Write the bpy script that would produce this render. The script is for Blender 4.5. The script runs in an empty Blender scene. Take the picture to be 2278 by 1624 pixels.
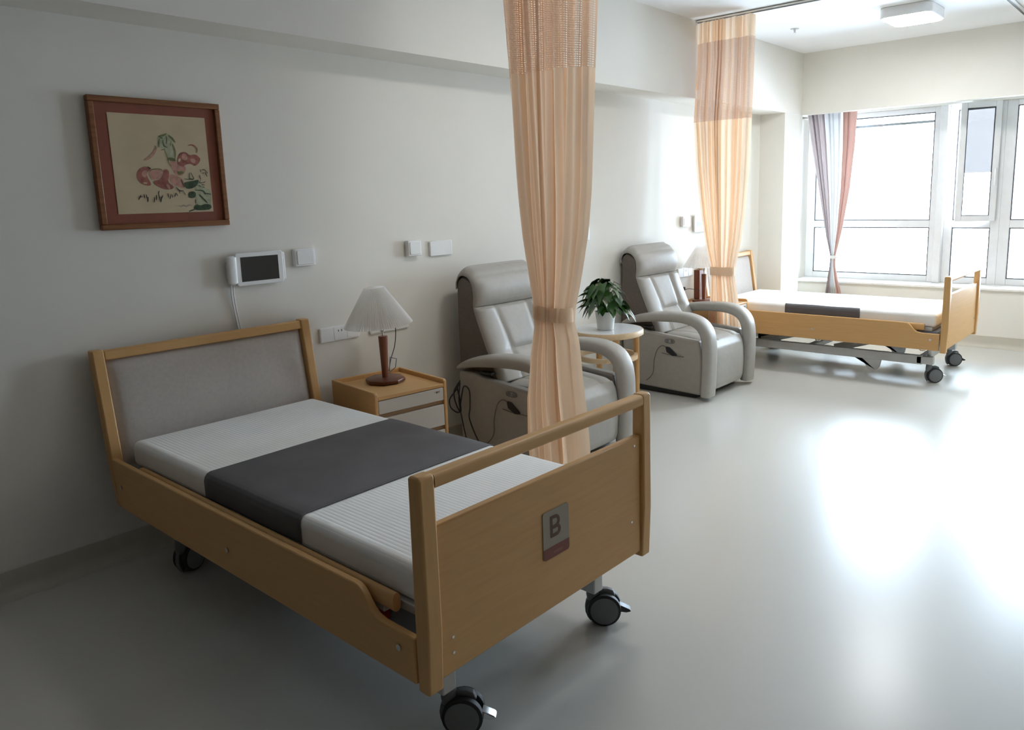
import bpy, bmesh, math, random
from mathutils import Vector, Matrix, Quaternion
random.seed(7)
S = bpy.context.scene
COL = S.collection
R = math.radians
PI = math.pi

# ---------------------------------------------------------------- camera
F_PX = 1696.4816; PX, PY = 63.8905, -77.9939
YAW, PITCH, ROLL = R(41.0595), R(9.754), R(-1.6035)
cd = bpy.data.cameras.new('camera'); cam = bpy.data.objects.new('camera', cd); COL.objects.link(cam)
cd.sensor_fit = 'HORIZONTAL'; cd.sensor_width = 36.0
cd.lens = F_PX * 36.0 / 2278.0
cd.shift_x = -PX / 2278.0; cd.shift_y = PY / 2278.0
cd.clip_start = 0.05; cd.clip_end = 200
fw = Vector((-math.sin(YAW) * math.cos(PITCH), math.cos(YAW) * math.cos(PITCH), -math.sin(PITCH)))
rt = Vector((math.cos(YAW), math.sin(YAW), 0)); up = rt.cross(fw)
r2 = rt * math.cos(ROLL) + up * math.sin(ROLL); u2 = -rt * math.sin(ROLL) + up * math.cos(ROLL)
m = Matrix((r2, u2, -fw)).transposed().to_4x4(); m.translation = Vector((3.4464, 0.0, 1.4905))
cam.matrix_world = m
S.camera = cam

# ---------------------------------------------------------------- world, light, exposure
W = bpy.data.worlds.new('sky'); S.world = W; W.use_nodes = True
wn = W.node_tree; bg = wn.nodes['Background']
tcw = wn.nodes.new('ShaderNodeTexCoord'); sepw = wn.nodes.new('ShaderNodeSeparateXYZ'); rmp = wn.nodes.new('ShaderNodeValToRGB')
wn.links.new(tcw.outputs['Generated'], sepw.inputs[0]); wn.links.new(sepw.outputs['Z'], rmp.inputs[0]); wn.links.new(rmp.outputs[0], bg.inputs[0])
rmp.color_ramp.elements[0].position = 0.0; rmp.color_ramp.elements[0].color = (0.66, 0.79, 0.97, 1)
rmp.color_ramp.elements[1].position = 0.5; rmp.color_ramp.elements[1].color = (0.75, 0.88, 1.0, 1)
bg.inputs[1].default_value = 15.0

def area(name, loc, rot, sx, sy, power, color, portal=False, spread=180):
    l = bpy.data.lights.new(name, 'AREA'); l.shape = 'RECTANGLE'; l.size = sx; l.size_y = sy
    l.energy = power; l.color = color; l.spread = R(spread)
    if portal: l.cycles.is_portal = True
    o = bpy.data.objects.new(name, l); COL.objects.link(o); o.location = loc; o.rotation_euler = rot
    return o
area('window_portal', (1.5, 8.62, 1.4), (R(-90), 0, 0), 3.0, 1.8, 1, (1, 1, 1), True)
S.view_settings.view_transform = 'Standard'; S.view_settings.look = 'None'
S.view_settings.gamma = 1.0; S.view_settings.use_curve_mapping = False
S.view_settings.exposure = 1.66
cy = S.cycles
cy.use_denoising = True
cy.max_bounces = 10; cy.diffuse_bounces = 6; cy.glossy_bounces = 4; cy.transmission_bounces = 6; cy.transparent_max_bounces = 12
cy.sample_clamp_indirect = 8.0
cy.caustics_reflective = False; cy.caustics_refractive = False

# ---------------------------------------------------------------- materials
def new_mat(name):
    mt = bpy.data.materials.new(name); mt.use_nodes = True
    return mt, mt.node_tree, mt.node_tree.nodes['Principled BSDF']
def mix_noise(nt, col, col2, scale, vec_scale=(1, 1, 1), detail=4, rough=0.5, coord='Object', lo=0.35, hi=0.65):
    tc = nt.nodes.new('ShaderNodeTexCoord'); mp = nt.nodes.new('ShaderNodeMapping'); mp.inputs['Scale'].default_value = vec_scale
    nz = nt.nodes.new('ShaderNodeTexNoise'); nz.inputs['Scale'].default_value = scale; nz.inputs['Detail'].default_value = detail; nz.inputs['Roughness'].default_value = rough
    rp = nt.nodes.new('ShaderNodeValToRGB')
    rp.color_ramp.elements[0].position = lo; rp.color_ramp.elements[0].color = (*col, 1)
    rp.color_ramp.elements[1].position = hi; rp.color_ramp.elements[1].color = (*col2, 1)
    nt.links.new(tc.outputs[coord], mp.inputs[0]); nt.links.new(mp.outputs[0], nz.inputs['Vector']); nt.links.new(nz.outputs['Fac'], rp.inputs[0])
    return rp, nz
def add_bump(nt, bsdf, src, strength, dist=0.01):
    b = nt.nodes.new('ShaderNodeBump'); b.inputs['Strength'].default_value = strength; b.inputs['Distance'].default_value = dist
    nt.links.new(src, b.inputs['Height']); nt.links.new(b.outputs[0], bsdf.inputs['Normal'])
def mat(name, col, rough=0.5, metal=0.0, var=0.06, scale=12, bump=0.0, coat=0.0, sheen=0.0, spec=0.5, vs=(1, 1, 1)):
    mt, nt, b = new_mat(name)
    c1 = tuple(c * (1 - var) for c in col); c2 = tuple(min(1, c * (1 + var)) for c in col)
    rp, nz = mix_noise(nt, c1, c2, scale, vs)
    nt.links.new(rp.outputs[0], b.inputs['Base Color'])
    b.inputs['Roughness'].default_value = rough; b.inputs['Metallic'].default_value = metal
    b.inputs['Coat Weight'].default_value = coat; b.inputs['Sheen Weight'].default_value = sheen
    b.inputs['Specular IOR Level'].default_value = spec
    if bump: add_bump(nt, b, nz.outputs['Fac'], bump)
    return mt
def wood(name, c1, c2, axis, rough=0.42):
    mt, nt, b = new_mat(name)
    vs = [14, 14, 14]; vs[axis] = 0.9
    rp, nz = mix_noise(nt, c1, c2, 5, tuple(vs), detail=6, rough=0.62, lo=0.3, hi=0.72)
    nt.links.new(rp.outputs[0], b.inputs['Base Color']); b.inputs['Roughness'].default_value = rough
    b.inputs['Specular IOR Level'].default_value = 0.32
    add_bump(nt, b, nz.outputs['Fac'], 0.03, 0.003)
    return mt
BE1, BE2 = (0.60, 0.345, 0.135), (0.65, 0.39, 0.165)
M_WX = wood('beech_along_x', BE1, BE2, 0); M_WY = wood('beech_along_y', BE1, BE2, 1); M_WZ = wood('beech_along_z', BE1, BE2, 2)
M_WPALE = wood('pale_beech', (0.62, 0.44, 0.26), (0.72, 0.54, 0.34), 1)
M_WALL = mat('wall_paint', (0.77, 0.745, 0.685), 0.9, var=0.012, scale=3, bump=0.015)
M_CLAD = mat('added_dark_cladding', (0.11, 0.06, 0.028), 0.6)  # added dark brown for unseen walls, to absorb and warm bounce light
M_CEIL = mat('ceiling_paint', (0.85, 0.85, 0.845), 0.92, var=0.01, scale=3)
M_WHITE = mat('white_plastic', (0.80, 0.80, 0.79), 0.4, var=0.01)
M_FRAME = mat('window_frame_paint', (0.74, 0.735, 0.73), 0.45, var=0.02)
M_SEAL = mat('black_rubber_seal', (0.05, 0.05, 0.055), 0.6)
M_SILL = mat('stone_sill', (0.80, 0.79, 0.76), 0.35, var=0.03, scale=30)
M_BLACK = mat('black_plastic', (0.018, 0.018, 0.02), 0.4)
M_TYRE = mat('black_tyre', (0.016, 0.016, 0.017), 0.55)
M_HUB = mat('grey_hub_plastic', (0.16, 0.165, 0.17), 0.5, var=0.03)
M_METAL = mat('grey_painted_steel', (0.58, 0.585, 0.58), 0.42, metal=0.15, var=0.02)
M_CHROME = mat('chrome', (0.7, 0.7, 0.7), 0.22, metal=1.0, var=0.01)
M_BLUE = mat('blue_grey_panel', (0.24, 0.31, 0.40), 0.5, var=0.04)
M_RED = mat('red_plastic', (0.35, 0.012, 0.02), 0.4)
M_SCREEN = mat('black_screen', (0.006, 0.006, 0.006), 0.12, var=0.0)
M_SCREEN2 = mat('grey_blue_screen', (0.22, 0.25, 0.36), 0.15, var=0.0)
M_DARKG = mat('dark_grey_cover', (0.112, 0.106, 0.112), 0.75, var=0.08, scale=6, bump=0.08)
M_UPH = mat('headboard_upholstery', (0.50, 0.45, 0.41), 0.85, var=0.04, scale=60, bump=0.05)
M_LEATHER = mat('cream_leather', (0.385, 0.365, 0.330), 0.44, var=0.03, scale=25, bump=0.10)
M_LEATHER2 = mat('grey_beige_leather', (0.36, 0.335, 0.30), 0.45, var=0.03, scale=25, bump=0.10)
M_TAUPE = mat('taupe_side_fabric', (0.155, 0.125, 0.105), 0.8, var=0.06, scale=80)
M_DRAWER = mat('off_white_drawer_front', (0.60, 0.575, 0.53), 0.4, var=0.01)
M_GAP = mat('recess_wood', (0.36, 0.24, 0.14), 0.6)
M_WALNUT = wood('dark_walnut', (0.10, 0.032, 0.016), (0.17, 0.058, 0.028), 1, 0.32)
M_WALNUTZ = wood('walnut_post', (0.15, 0.045, 0.02), (0.24, 0.085, 0.04), 2, 0.32)
M_FRAMEW = wood('picture_frame_wood', (0.18, 0.07, 0.025), (0.28, 0.12, 0.05), 1, 0.4)
M_MATB = mat('red_brown_mat', (0.215, 0.060, 0.028), 0.7, var=0.05, scale=20)
M_PAPER = mat('aged_cream_paper', (0.53, 0.43, 0.285), 0.9, var=0.05, scale=9)
M_PINK = mat('rose_ink', (0.30, 0.110, 0.080), 0.9, var=0.25, scale=60)
M_PALEPINK = mat('pale_rose_wash', (0.46, 0.25, 0.19), 0.9, var=0.15, scale=60)
M_GREENI = mat('dark_green_ink', (0.050, 0.075, 0.040), 0.9, var=0.35, scale=70)
M_PALEG = mat('pale_green_wash', (0.38, 0.38, 0.25), 0.9, var=0.15, scale=50)
M_OLIVE = mat('olive_ink', (0.15, 0.17, 0.06), 0.9, var=0.2, scale=50)
M_MAUVEI = mat('faded_mauve_stamp', (0.33, 0.27, 0.27), 0.9)
M_INK = mat('black_ink', (0.02, 0.016, 0.012), 0.9)
M_SIGN = mat('beige_sign', (0.33, 0.285, 0.225), 0.55, var=0.01)
M_SIGNB = mat('brown_sign_print', (0.115, 0.052, 0.032), 0.55, var=0.02)
M_SIGNR = mat('rust_brown_band', (0.20, 0.055, 0.035), 0.55, var=0.02)
M_SIGNF = mat('faded_print', (0.27, 0.10, 0.07), 0.6, var=0.02)
M_TABTOP = mat('white_table_laminate', (0.70, 0.70, 0.70), 0.22, var=0.01)
M_POT = mat('white_ceramic', (0.78, 0.78, 0.76), 0.35, var=0.01)
M_SOIL = mat('potting_soil', (0.03, 0.02, 0.013), 0.95, var=0.4, scale=60)
M_GREY3 = mat('light_grey_curtain_stripe', (0.50, 0.49, 0.49), 0.85, var=0.03)

def floor_mat():
    mt, nt, b = new_mat('grey_vinyl_floor')
    rp, nz = mix_noise(nt, (0.565, 0.555, 0.515), (0.585, 0.575, 0.537), 1.2, detail=2, lo=0.2, hi=0.8)
    nt.links.new(rp.outputs[0], b.inputs['Base Color'])
    n2 = nt.nodes.new('ShaderNodeTexNoise'); n2.inputs['Scale'].default_value = 2.2; n2.inputs['Detail'].default_value = 3
    tc = nt.nodes.new('ShaderNodeTexCoord'); nt.links.new(tc.outputs['Object'], n2.inputs['Vector'])
    mr = nt.nodes.new('ShaderNodeMapRange'); mr.inputs[3].default_value = 0.255; mr.inputs[4].default_value = 0.275
    nt.links.new(n2.outputs['Fac'], mr.inputs[0]); nt.links.new(mr.outputs[0], b.inputs['Roughness'])
    b.inputs['Specular IOR Level'].default_value = 0.5
    return mt
M_FLOOR = floor_mat()
M_SKIRT = mat('vinyl_skirting', (0.52, 0.49, 0.42), 0.5, var=0.02, scale=4)

def mattress_mat():
    mt, nt, b = new_mat('white_ribbed_cover')
    rp, nz = mix_noise(nt, (0.86, 0.86, 0.845), (0.90, 0.90, 0.885), 6)
    nt.links.new(rp.outputs[0], b.inputs['Base Color']); b.inputs['Roughness'].default_value = 0.85
    tc = nt.nodes.new('ShaderNodeTexCoord')
    wv = nt.nodes.new('ShaderNodeTexWave'); wv.wave_type = 'BANDS'; wv.bands_direction = 'Y'; wv.wave_profile = 'SIN'
    wv.inputs['Scale'].default_value = 20.0; wv.inputs['Distortion'].default_value = 0.25; wv.inputs['Detail'].default_value = 1
    nt.links.new(tc.outputs['Object'], wv.inputs['Vector'])
    pw = nt.nodes.new('ShaderNodeMath'); pw.operation = 'POWER'; pw.inputs[1].default_value = 0.35
    nt.links.new(wv.outputs['Fac'], pw.inputs[0]); add_bump(nt, b, pw.outputs[0], 0.13, 0.004)
    return mt
M_MATT = mattress_mat()

def cloth_mat(name, col, transl=0.25, hole=None, alpha=1.0, rough=0.85):
    mt, nt, b = new_mat(name)
    c1 = tuple(c * 0.95 for c in col); c2 = tuple(min(1, c * 1.05) for c in col)
    rp, nz = mix_noise(nt, c1, c2, 9, (1, 1, 0.15))
    nt.links.new(rp.outputs[0], b.inputs['Base Color']); b.inputs['Roughness'].default_value = rough; b.inputs['Sheen Weight'].default_value = 0.15
    out = nt.nodes['Material Output']
    tr = nt.nodes.new('ShaderNodeBsdfTranslucent'); nt.links.new(rp.outputs[0], tr.inputs[0])
    mx = nt.nodes.new('ShaderNodeMixShader'); mx.inputs[0].default_value = transl
    nt.links.new(b.outputs[0], mx.inputs[1]); nt.links.new(tr.outputs[0], mx.inputs[2])
    last = mx
    if hole or alpha < 1:
        tp = nt.nodes.new('ShaderNodeBsdfTransparent'); m2 = nt.nodes.new('ShaderNodeMixShader')
        if hole:
            uv = nt.nodes.new('ShaderNodeTexCoord'); mp = nt.nodes.new('ShaderNodeMapping'); mp.inputs['Scale'].default_value = (hole, hole, 1)
            nt.links.new(uv.outputs['UV'], mp.inputs[0])
            sp = nt.nodes.new('ShaderNodeSeparateXYZ'); nt.links.new(mp.outputs[0], sp.inputs[0])
            ms = []
            for ax, lim in (('X', 0.5), ('Y', 0.55)):
                fr = nt.nodes.new('ShaderNodeMath'); fr.operation = 'FRACT'; nt.links.new(sp.outputs[ax], fr.inputs[0])
                lt = nt.nodes.new('ShaderNodeMath'); lt.operation = 'LESS_THAN'; lt.inputs[1].default_value = lim; nt.links.new(fr.outputs[0], lt.inputs[0]); ms.append(lt)
            mu = nt.nodes.new('ShaderNodeMath'); mu.operation = 'MULTIPLY'; nt.links.new(ms[0].outputs[0], mu.inputs[0]); nt.links.new(ms[1].outputs[0], mu.inputs[1])
            nt.links.new(mu.outputs[0], m2.inputs[0])
        else:
            m2.inputs[0].default_value = 1 - alpha
        nt.links.new(mx.outputs[0], m2.inputs[1]); nt.links.new(tp.outputs[0], m2.inputs[2]); last = m2
    nt.links.new(last.outputs[0], out.inputs[0])
    return mt
PEACH = (0.88, 0.70, 0.52)
M_CURT = cloth_mat('peach_curtain_cloth', PEACH, 0.37)
M_TIEP = cloth_mat('peach_tieback_cloth', (0.95, 0.76, 0.56), 0.3)
M_MESH = cloth_mat('peach_curtain_mesh', (0.76, 0.55, 0.38), 0.42, hole=105.0)
M_SHEER = cloth_mat('sheer_band_layer_tint', (0.66, 0.42, 0.26), 0.36, hole=170.0)  # deeper orange stands in for light filtered through mesh layers
M_MAUVE = cloth_mat('mauve_stripe', (0.38, 0.32, 0.315), 0.10)
M_LGREY = cloth_mat('pale_grey_stripe', (0.52, 0.51, 0.505), 0.14)
M_CREAMS = cloth_mat('cream_stripe', (0.72, 0.70, 0.62), 0.3)
M_RUST = cloth_mat('rust_pink_stripe', (0.42, 0.245, 0.20), 0.10)
M_SHADE = cloth_mat('white_pleated_shade', (0.92, 0.90, 0.87), 0.55, alpha=0.90, rough=0.7)
M_TIEW = mat('white_tie', (0.78, 0.78, 0.77), 0.7)

def leaf_mat():
    mt, nt, b = new_mat('glossy_green_leaf')
    rp, nz = mix_noise(nt, (0.012, 0.050, 0.008), (0.050, 0.135, 0.020), 14, lo=0.3, hi=0.75)
    nt.links.new(rp.outputs[0], b.inputs['Base Color']); b.inputs['Roughness'].default_value = 0.3
    return mt
M_LEAF = leaf_mat()
M_LEAFW = mat('white_green_leaf', (0.62, 0.66, 0.52), 0.35, var=0.1)
M_STEM = mat('green_stem', (0.10, 0.19, 0.05), 0.5)

def glass_mat(name, tint=(1, 1, 1), gl=0.06):
    mt = bpy.data.materials.new(name); mt.use_nodes = True; nt = mt.node_tree
    for n in list(nt.nodes): nt.nodes.remove(n)
    o = nt.nodes.new('ShaderNodeOutputMaterial'); t = nt.nodes.new('ShaderNodeBsdfTransparent'); t.inputs[0].default_value = (*tint, 1)
    g = nt.nodes.new('ShaderNodeBsdfGlossy'); g.inputs['Roughness'].default_value = 0.02
    lw = nt.nodes.new('ShaderNodeFresnel'); lw.inputs[0].default_value = 1.5
    mx = nt.nodes.new('ShaderNodeMixShader'); nt.links.new(lw.outputs[0], mx.inputs[0])
    nt.links.new(t.outputs[0], mx.inputs[1]); nt.links.new(g.outputs[0], mx.inputs[2]); nt.links.new(mx.outputs[0], o.inputs[0])
    return mt
M_GLASS = glass_mat('window_glass', (0.93, 0.96, 0.97))
M_FILM = glass_mat('blue_film', (0.180, 0.168, 0.160))
def emis(name, col, st):
    mt, nt, b = new_mat(name); b.inputs['Base Color'].default_value = (0.9, 0.9, 0.9, 1)
    b.inputs['Emission Color'].default_value = (*col, 1); b.inputs['Emission Strength'].default_value = st
    return mt
M_LAMP = emis('lit_diffuser', (0.97, 0.99, 1.0), 19.0)
M_LAMPD = emis('lit_diffuser_dimmer', (1, 0.97, 0.92), 9.0)  # weaker glow for the added third light

# ---------------------------------------------------------------- mesh builder
class MB:
    def __init__(s): s.v = []; s.f = []; s.mi = []; s.uv = {}
    def add(s, vs, fs, mi=0, uvs=None):
        o = len(s.v); s.v += [tuple(v) for v in vs]
        for f in fs: s.f.append(tuple(i + o for i in f)); s.mi.append(mi)
        if uvs:
            for i, u in enumerate(uvs): s.uv[o + i] = u
        return s
    def box(s, x0, x1, y0, y1, z0, z1, mi=0):
        return s.add([(x0, y0, z0), (x1, y0, z0), (x1, y1, z0), (x0, y1, z0), (x0, y0, z1), (x1, y0, z1), (x1, y1, z1), (x0, y1, z1)],
                     [(0, 3, 2, 1), (4, 5, 6, 7), (0, 1, 5, 4), (1, 2, 6, 5), (2, 3, 7, 6), (3, 0, 4, 7)], mi)
    def prism(s, poly, a, b, axis='y', mi=0):
        # poly in (x,z) for axis y, (y,z) for axis x, (x,y) for axis z
        def P(p, t):
            return (p[0], t, p[1]) if axis == 'y' else ((t, p[0], p[1]) if axis == 'x' else (p[0], p[1], t))
        n = len(poly); vs = [P(p, a) for p in poly] + [P(p, b) for p in poly]
        fs = [tuple(range(n - 1, -1, -1)), tuple(range(n, 2 * n))] + [(i, (i + 1) % n, n + (i + 1) % n, n + i) for i in range(n)]
        return s.add(vs, fs, mi)
    def sweep(s, pts, rad, n=8, mi=0, up=None, flat=None, expo=1.0, cap=True):
        # rad: number or list; flat: list of (half across, half thick) for non-round sections
        pts = [Vector(p) for p in pts]; m_ = len(pts); vs = []
        nrm = None
        for i, p in enumerate(pts):
            t = (pts[min(i + 1, m_ - 1)] - pts[max(i - 1, 0)]).normalized()
            if up is not None:
                side = Vector(up); nn = t.cross(side).normalized()
            else:
                if nrm is None:
                    a = Vector((0, 0, 1)) if abs(t.z) < 0.9 else Vector((1, 0, 0)); nrm = (a - t * a.dot(t)).normalized()
                else: nrm = (nrm - t * nrm.dot(t)).normalized()
                nn = nrm; side = t.cross(nn)
            if flat: ra, rb = flat[i] if isinstance(flat, list) else flat
            else: ra = rb = rad[i] if isinstance(rad, (list, tuple)) else rad
            for k in range(n):
                a = 2 * PI * k / n; c, d = math.cos(a), math.sin(a)
                c = math.copysign(abs(c) ** expo, c); d = math.copysign(abs(d) ** expo, d)
                vs.append(p + side * (ra * c) + nn * (rb * d))
        fs = []
        for i in range(m_ - 1):
            for k in range(n):
                k2 = (k + 1) % n; fs.append((i * n + k, i * n + k2, (i + 1) * n + k2, (i + 1) * n + k))
        if cap: fs += [tuple(range(n - 1, -1, -1)), tuple(range((m_ - 1) * n, m_ * n))]
        return s.add(vs, fs, mi)
    def lathe(s, prof, c=(0, 0, 0), n=24, mi=0, axis='z', mod=None, cap=True):
        vs = []
        for j, (r, h) in enumerate(prof):
            for k in range(n):
                a = 2 * PI * k / n; rr = r * (mod(k, j) if mod else 1)
                x, y = rr * math.cos(a), rr * math.sin(a)
                if axis == 'z': p = (c[0] + x, c[1] + y, c[2] + h)
                elif axis == 'y': p = (c[0] + x, c[1] + h, c[2] + y)
                else: p = (c[0] + h, c[1] + x, c[2] + y)
                vs.append(p)
        fs = []
        for j in range(len(prof) - 1):
            for k in range(n):
                k2 = (k + 1) % n; fs.append((j * n + k, j * n + k2, (j + 1) * n + k2, (j + 1) * n + k))
        if cap: fs += [tuple(range(n - 1, -1, -1)), tuple(range((len(prof) - 1) * n, len(prof) * n))]
        return s.add(vs, fs, mi)
    def grid(s, fn, nu, nv, mi=0, uvf=None):
        vs = []; uv = []
        for i in range(nu + 1):
            for j in range(nv + 1):
                vs.append(fn(i / nu, j / nv))
                if uvf: uv.append(uvf(i / nu, j / nv))
        fs = []
        for i in range(nu):
            for j in range(nv):
                a = i * (nv + 1) + j; fs.append((a, a + nv + 1, a + nv + 2, a + 1))
        return s.add(vs, fs, mi, uv or None)
    def build(s, name, mats, parent=None, bevel=0, seg=2, smooth=True, solid=0, sub=0, loc=None, ang=40, recalc=True):
        me = bpy.data.meshes.new(name); me.from_pydata(s.v, [], s.f); me.update()
        if not isinstance(mats, (list, tuple)): mats = [mats]
        for q in mats: me.materials.append(q)
        for p, i in zip(me.polygons, s.mi): p.material_index = i; p.use_smooth = smooth
        if s.uv:
            ul = me.uv_layers.new(name='UVMap')
            for lp in me.loops: ul.data[lp.index].uv = s.uv.get(lp.vertex_index, (0, 0))
        if recalc:
            bm = bmesh.new(); bm.from_mesh(me); bmesh.ops.recalc_face_normals(bm, faces=bm.faces); bm.to_mesh(me); bm.free()
        o = bpy.data.objects.new(name, me); COL.objects.link(o)
        if parent: o.parent = parent
        if loc: o.location = loc
        if solid:
            sm = o.modifiers.new('solid', 'SOLIDIFY'); sm.thickness = solid; sm.offset = 0
        if bevel:
            bv = o.modifiers.new('bevel', 'BEVEL'); bv.width = bevel; bv.segments = seg; bv.limit_method = 'ANGLE'; bv.angle_limit = R(ang); bv.harden_normals = False
        if sub:
            sb = o.modifiers.new('sub', 'SUBSURF'); sb.levels = sub; sb.render_levels = sub
        if smooth and not sub:
            try:
                me.set_sharp_from_angle(angle=R(ang))
            except Exception: pass
        return o
def tag(o, label=None, cat=None, group=None, kind=None):
    if label: o['label'] = label
    if cat: o['category'] = cat
    if group: o['group'] = group
    if kind: o['kind'] = kind
    return o
def thing(name, label, cat, loc=(0, 0, 0), rz=0, group=None):
    o = bpy.data.objects.new(name, None); COL.objects.link(o); o.location = loc; o.rotation_euler = (0, 0, rz); o.empty_display_size = 0.1
    return tag(o, label, cat, group)
def copy_tree(o, parent=None):
    c = o.copy(); COL.objects.link(c); c.parent = parent
    for ch in [k for k in bpy.data.objects if k.parent == o]: copy_tree(ch, c)
    return c
def struct(mb, name, mats, **kw):
    return tag(mb.build(name, mats, **kw), kind='structure')

# ---------------------------------------------------------------- the room
ZC, ZW, XR, YB = 2.845, 2.25, 5.6, -2.6
YL, YWIN = 8.05, 8.40
struct(MB().box(-0.2, XR + 0.2, YB - 0.2, 8.8, -0.2, 0.0), 'floor', M_FLOOR, smooth=False)
struct(MB().box(-0.2, XR + 0.2, YB - 0.2, 8.8, ZC, ZC + 0.2), 'ceiling', M_CEIL, smooth=False)
struct(MB().box(-0.2, 0.0, YB - 0.2, 8.8, 0.0, ZC), 'wall_left', M_WALL, smooth=False)
struct(MB().box(XR, XR + 0.2, 4.0, 8.8, 0.0, ZC), 'wall_right', M_WALL, smooth=False)
struct(MB().box(XR, XR + 0.2, YB - 0.2, 4.0, 0.0, ZC), 'wall_back', M_CLAD, smooth=False)                 # unseen wall; dark cladding added to dim and warm bounce near the camera
struct(MB().box(0, XR, YB - 0.2, YB, 0.0, ZC), 'wall_near', M_CLAD, smooth=False)  # unseen end wall, same added dark tone to cut bounce
struct(MB().box(0.0, 0.255, 7.37, 7.80, 0.0, ZW).box(0.0, 0.10, 7.80, 8.8, 0.0, ZW), 'wall_corner', M_WALL, smooth=False)
struct(MB().box(0.10, XR, YL, YL + 0.45, 0.0, 0.535), 'wall_far', M_WALL, smooth=False)
struct(MB().box(0.10, XR, YL - 0.02, 8.46, 0.535, 0.556), 'window_sill', M_SILL, bevel=0.004)
struct(MB().box(0.0, 0.2585, YB, 7.80, ZW, ZC), 'trim_1', M_WALL, smooth=False)                    # beam along the left wall
struct(MB().box(0.2585, XR, 7.77, 7.86, ZW, ZC).box(0.0, XR, 8.30, 8.8, ZW + 0.02, ZC).box(0.0, 0.2585, 7.80, 8.30, ZW + 0.02, ZC), 'trim_2', M_WALL, smooth=False)  # curtain header
def skirting(name, pts, nrm):
    (x0, y0), (x1, y1) = pts; nx, ny = nrm
    prof = [(0.0, 0.0), (0.055, 0.0005), (0.035, 0.003), (0.018, 0.010), (0.008, 0.024), (0.004, 0.045), (0.004, 0.105), (0.0, 0.107)]
    mb = MB(); n = len(prof); vs = []
    for (x, y) in ((x0, y0), (x1, y1)):
        for d, h in prof: vs.append((x + nx * d, y + ny * d, h))
    mb.add(vs, [(i, (i + 1) % n, n + (i + 1) % n, n + i) for i in range(n)] + [tuple(range(n)), tuple(range(2 * n - 1, n - 1, -1))])
    struct(mb, name, M_SKIRT)
skirting('baseboard_left', ((0, YB), (0, 7.37)), (1, 0))
skirting('baseboard_pillar', ((0, 7.37), (0.255, 7.37)), (0, -1))
skirting('baseboard_far', ((0.255, YL), (XR, YL)), (0, -1))
skirting('baseboard_right', ((XR, YB), (XR, YL)), (-1, 0))

# ---------------------------------------------------------------- windows
def rect_frame(mb, x0, x1, z0, z1, w, y0, y1, mi=0, inner=0):
    mb.box(x0, x0 + w, y0, y1, z0, z1, mi); mb.box(x1 - w, x1, y0, y1, z0, z1, mi)
    mb.box(x0 + w, x1 - w, y0, y1, z0, z0 + w, mi); mb.box(x0 + w, x1 - w, y0, y1, z1 - w, z1, mi)
YF0, YF1 = 8.36, 8.44
ZB, ZM0, ZM1, ZT = 0.556, 1.10, 1.172, 2.27
def window(n, x0, x1, wl, wr, lower=True):
    f = MB()
    f.box(x0, x0 + wl, YF0, YF1, ZB, ZT).box(x1 - wr, x1, YF0, YF1, ZB, ZT)
    f.box(x0 + wl, x1 - wr, YF0, YF1, ZB, ZB + 0.06).box(x0 + wl, x1 - wr, YF0, YF1, ZT - 0.05, ZT).box(x0 + wl, x1 - wr, YF0, YF1, ZM0, ZM1)
    w = struct(f, 'window_%d' % n, M_FRAME, bevel=0.004)
    sl = MB()
    for (a, b) in ((ZB + 0.06, ZM0), (ZM1, ZT - 0.05)):
        rect_frame(sl, x0 + wl, x1 - wr, a, b, 0.009, YF0 + 0.005, YF0 + 0.03)
    sl.build('seal', M_SEAL, w, smooth=False)
    for (a, b) in ((ZB + 0.06, ZM0), (ZM1, ZT - 0.05)):
        if n == 2 and a > 1: continue
        MB().box(x0 + wl, x1 - wr, 8.397, 8.403, a, b).build('window_pane', M_GLASS, w, smooth=False)
    return w
w1 = window(1, 0.10, 1.415, 0.09, 0.06)
MB().box(0.19, 1.355, 8.41, 8.43, 2.125, 2.150).build('transom', M_FRAME, w1, smooth=False)
w2 = window(2, 1.485, 1.965, 0.075, 0.075)
w3 = window(3, 1.965, 2.95, 0.085, 0.06)
struct(MB().box(1.415, 1.485, 8.30, 8.46, ZB, ZT), 'trim_3', M_FRAME, bevel=0.006)       # wide posts between windows
struct(MB().box(2.95, XR, 8.30, 8.80, ZB, ZT), 'wall_far_right', M_WALL, smooth=False)  # unseen stretch put in place of more window, to cut daylight
# the casement that stands open, hinged on its right side
sw = bpy.data.objects.new('sash', None); COL.objects.link(sw); sw.parent = w2; sw.location = (1.925, 8.345, 0); sw.rotation_euler = (0, 0, R(17))
LS = 0.335
sf = MB(); rect_frame(sf, -LS, 0, 1.165, 2.27, 0.052, -0.03, 0.02); sf.build('sash_frame', M_FRAME, sw, bevel=0.004)
sg = MB(); rect_frame(sg, -LS + 0.052, -0.052, 1.217, 2.218, 0.007, -0.022, 0.0); sg.build('sash_seal', M_SEAL, sw, smooth=False)
MB().box(-LS + 0.055, -0.055, -0.006, -0.002, 1.22, 2.215).build('sash_pane', M_GLASS, sw, smooth=False)
MB().box(-LS + 0.058, -0.058, 0.002, 0.004, 1.62, 2.212).build('sash_screen', M_FILM, sw, smooth=False)
MB().box(-0.036, -0.016, -0.055, -0.03, 1.60, 1.66).box(-0.034, -0.018, -0.065, -0.05, 1.50, 1.66).build('sash_handle', M_WHITE, sw, bevel=0.004)
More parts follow.
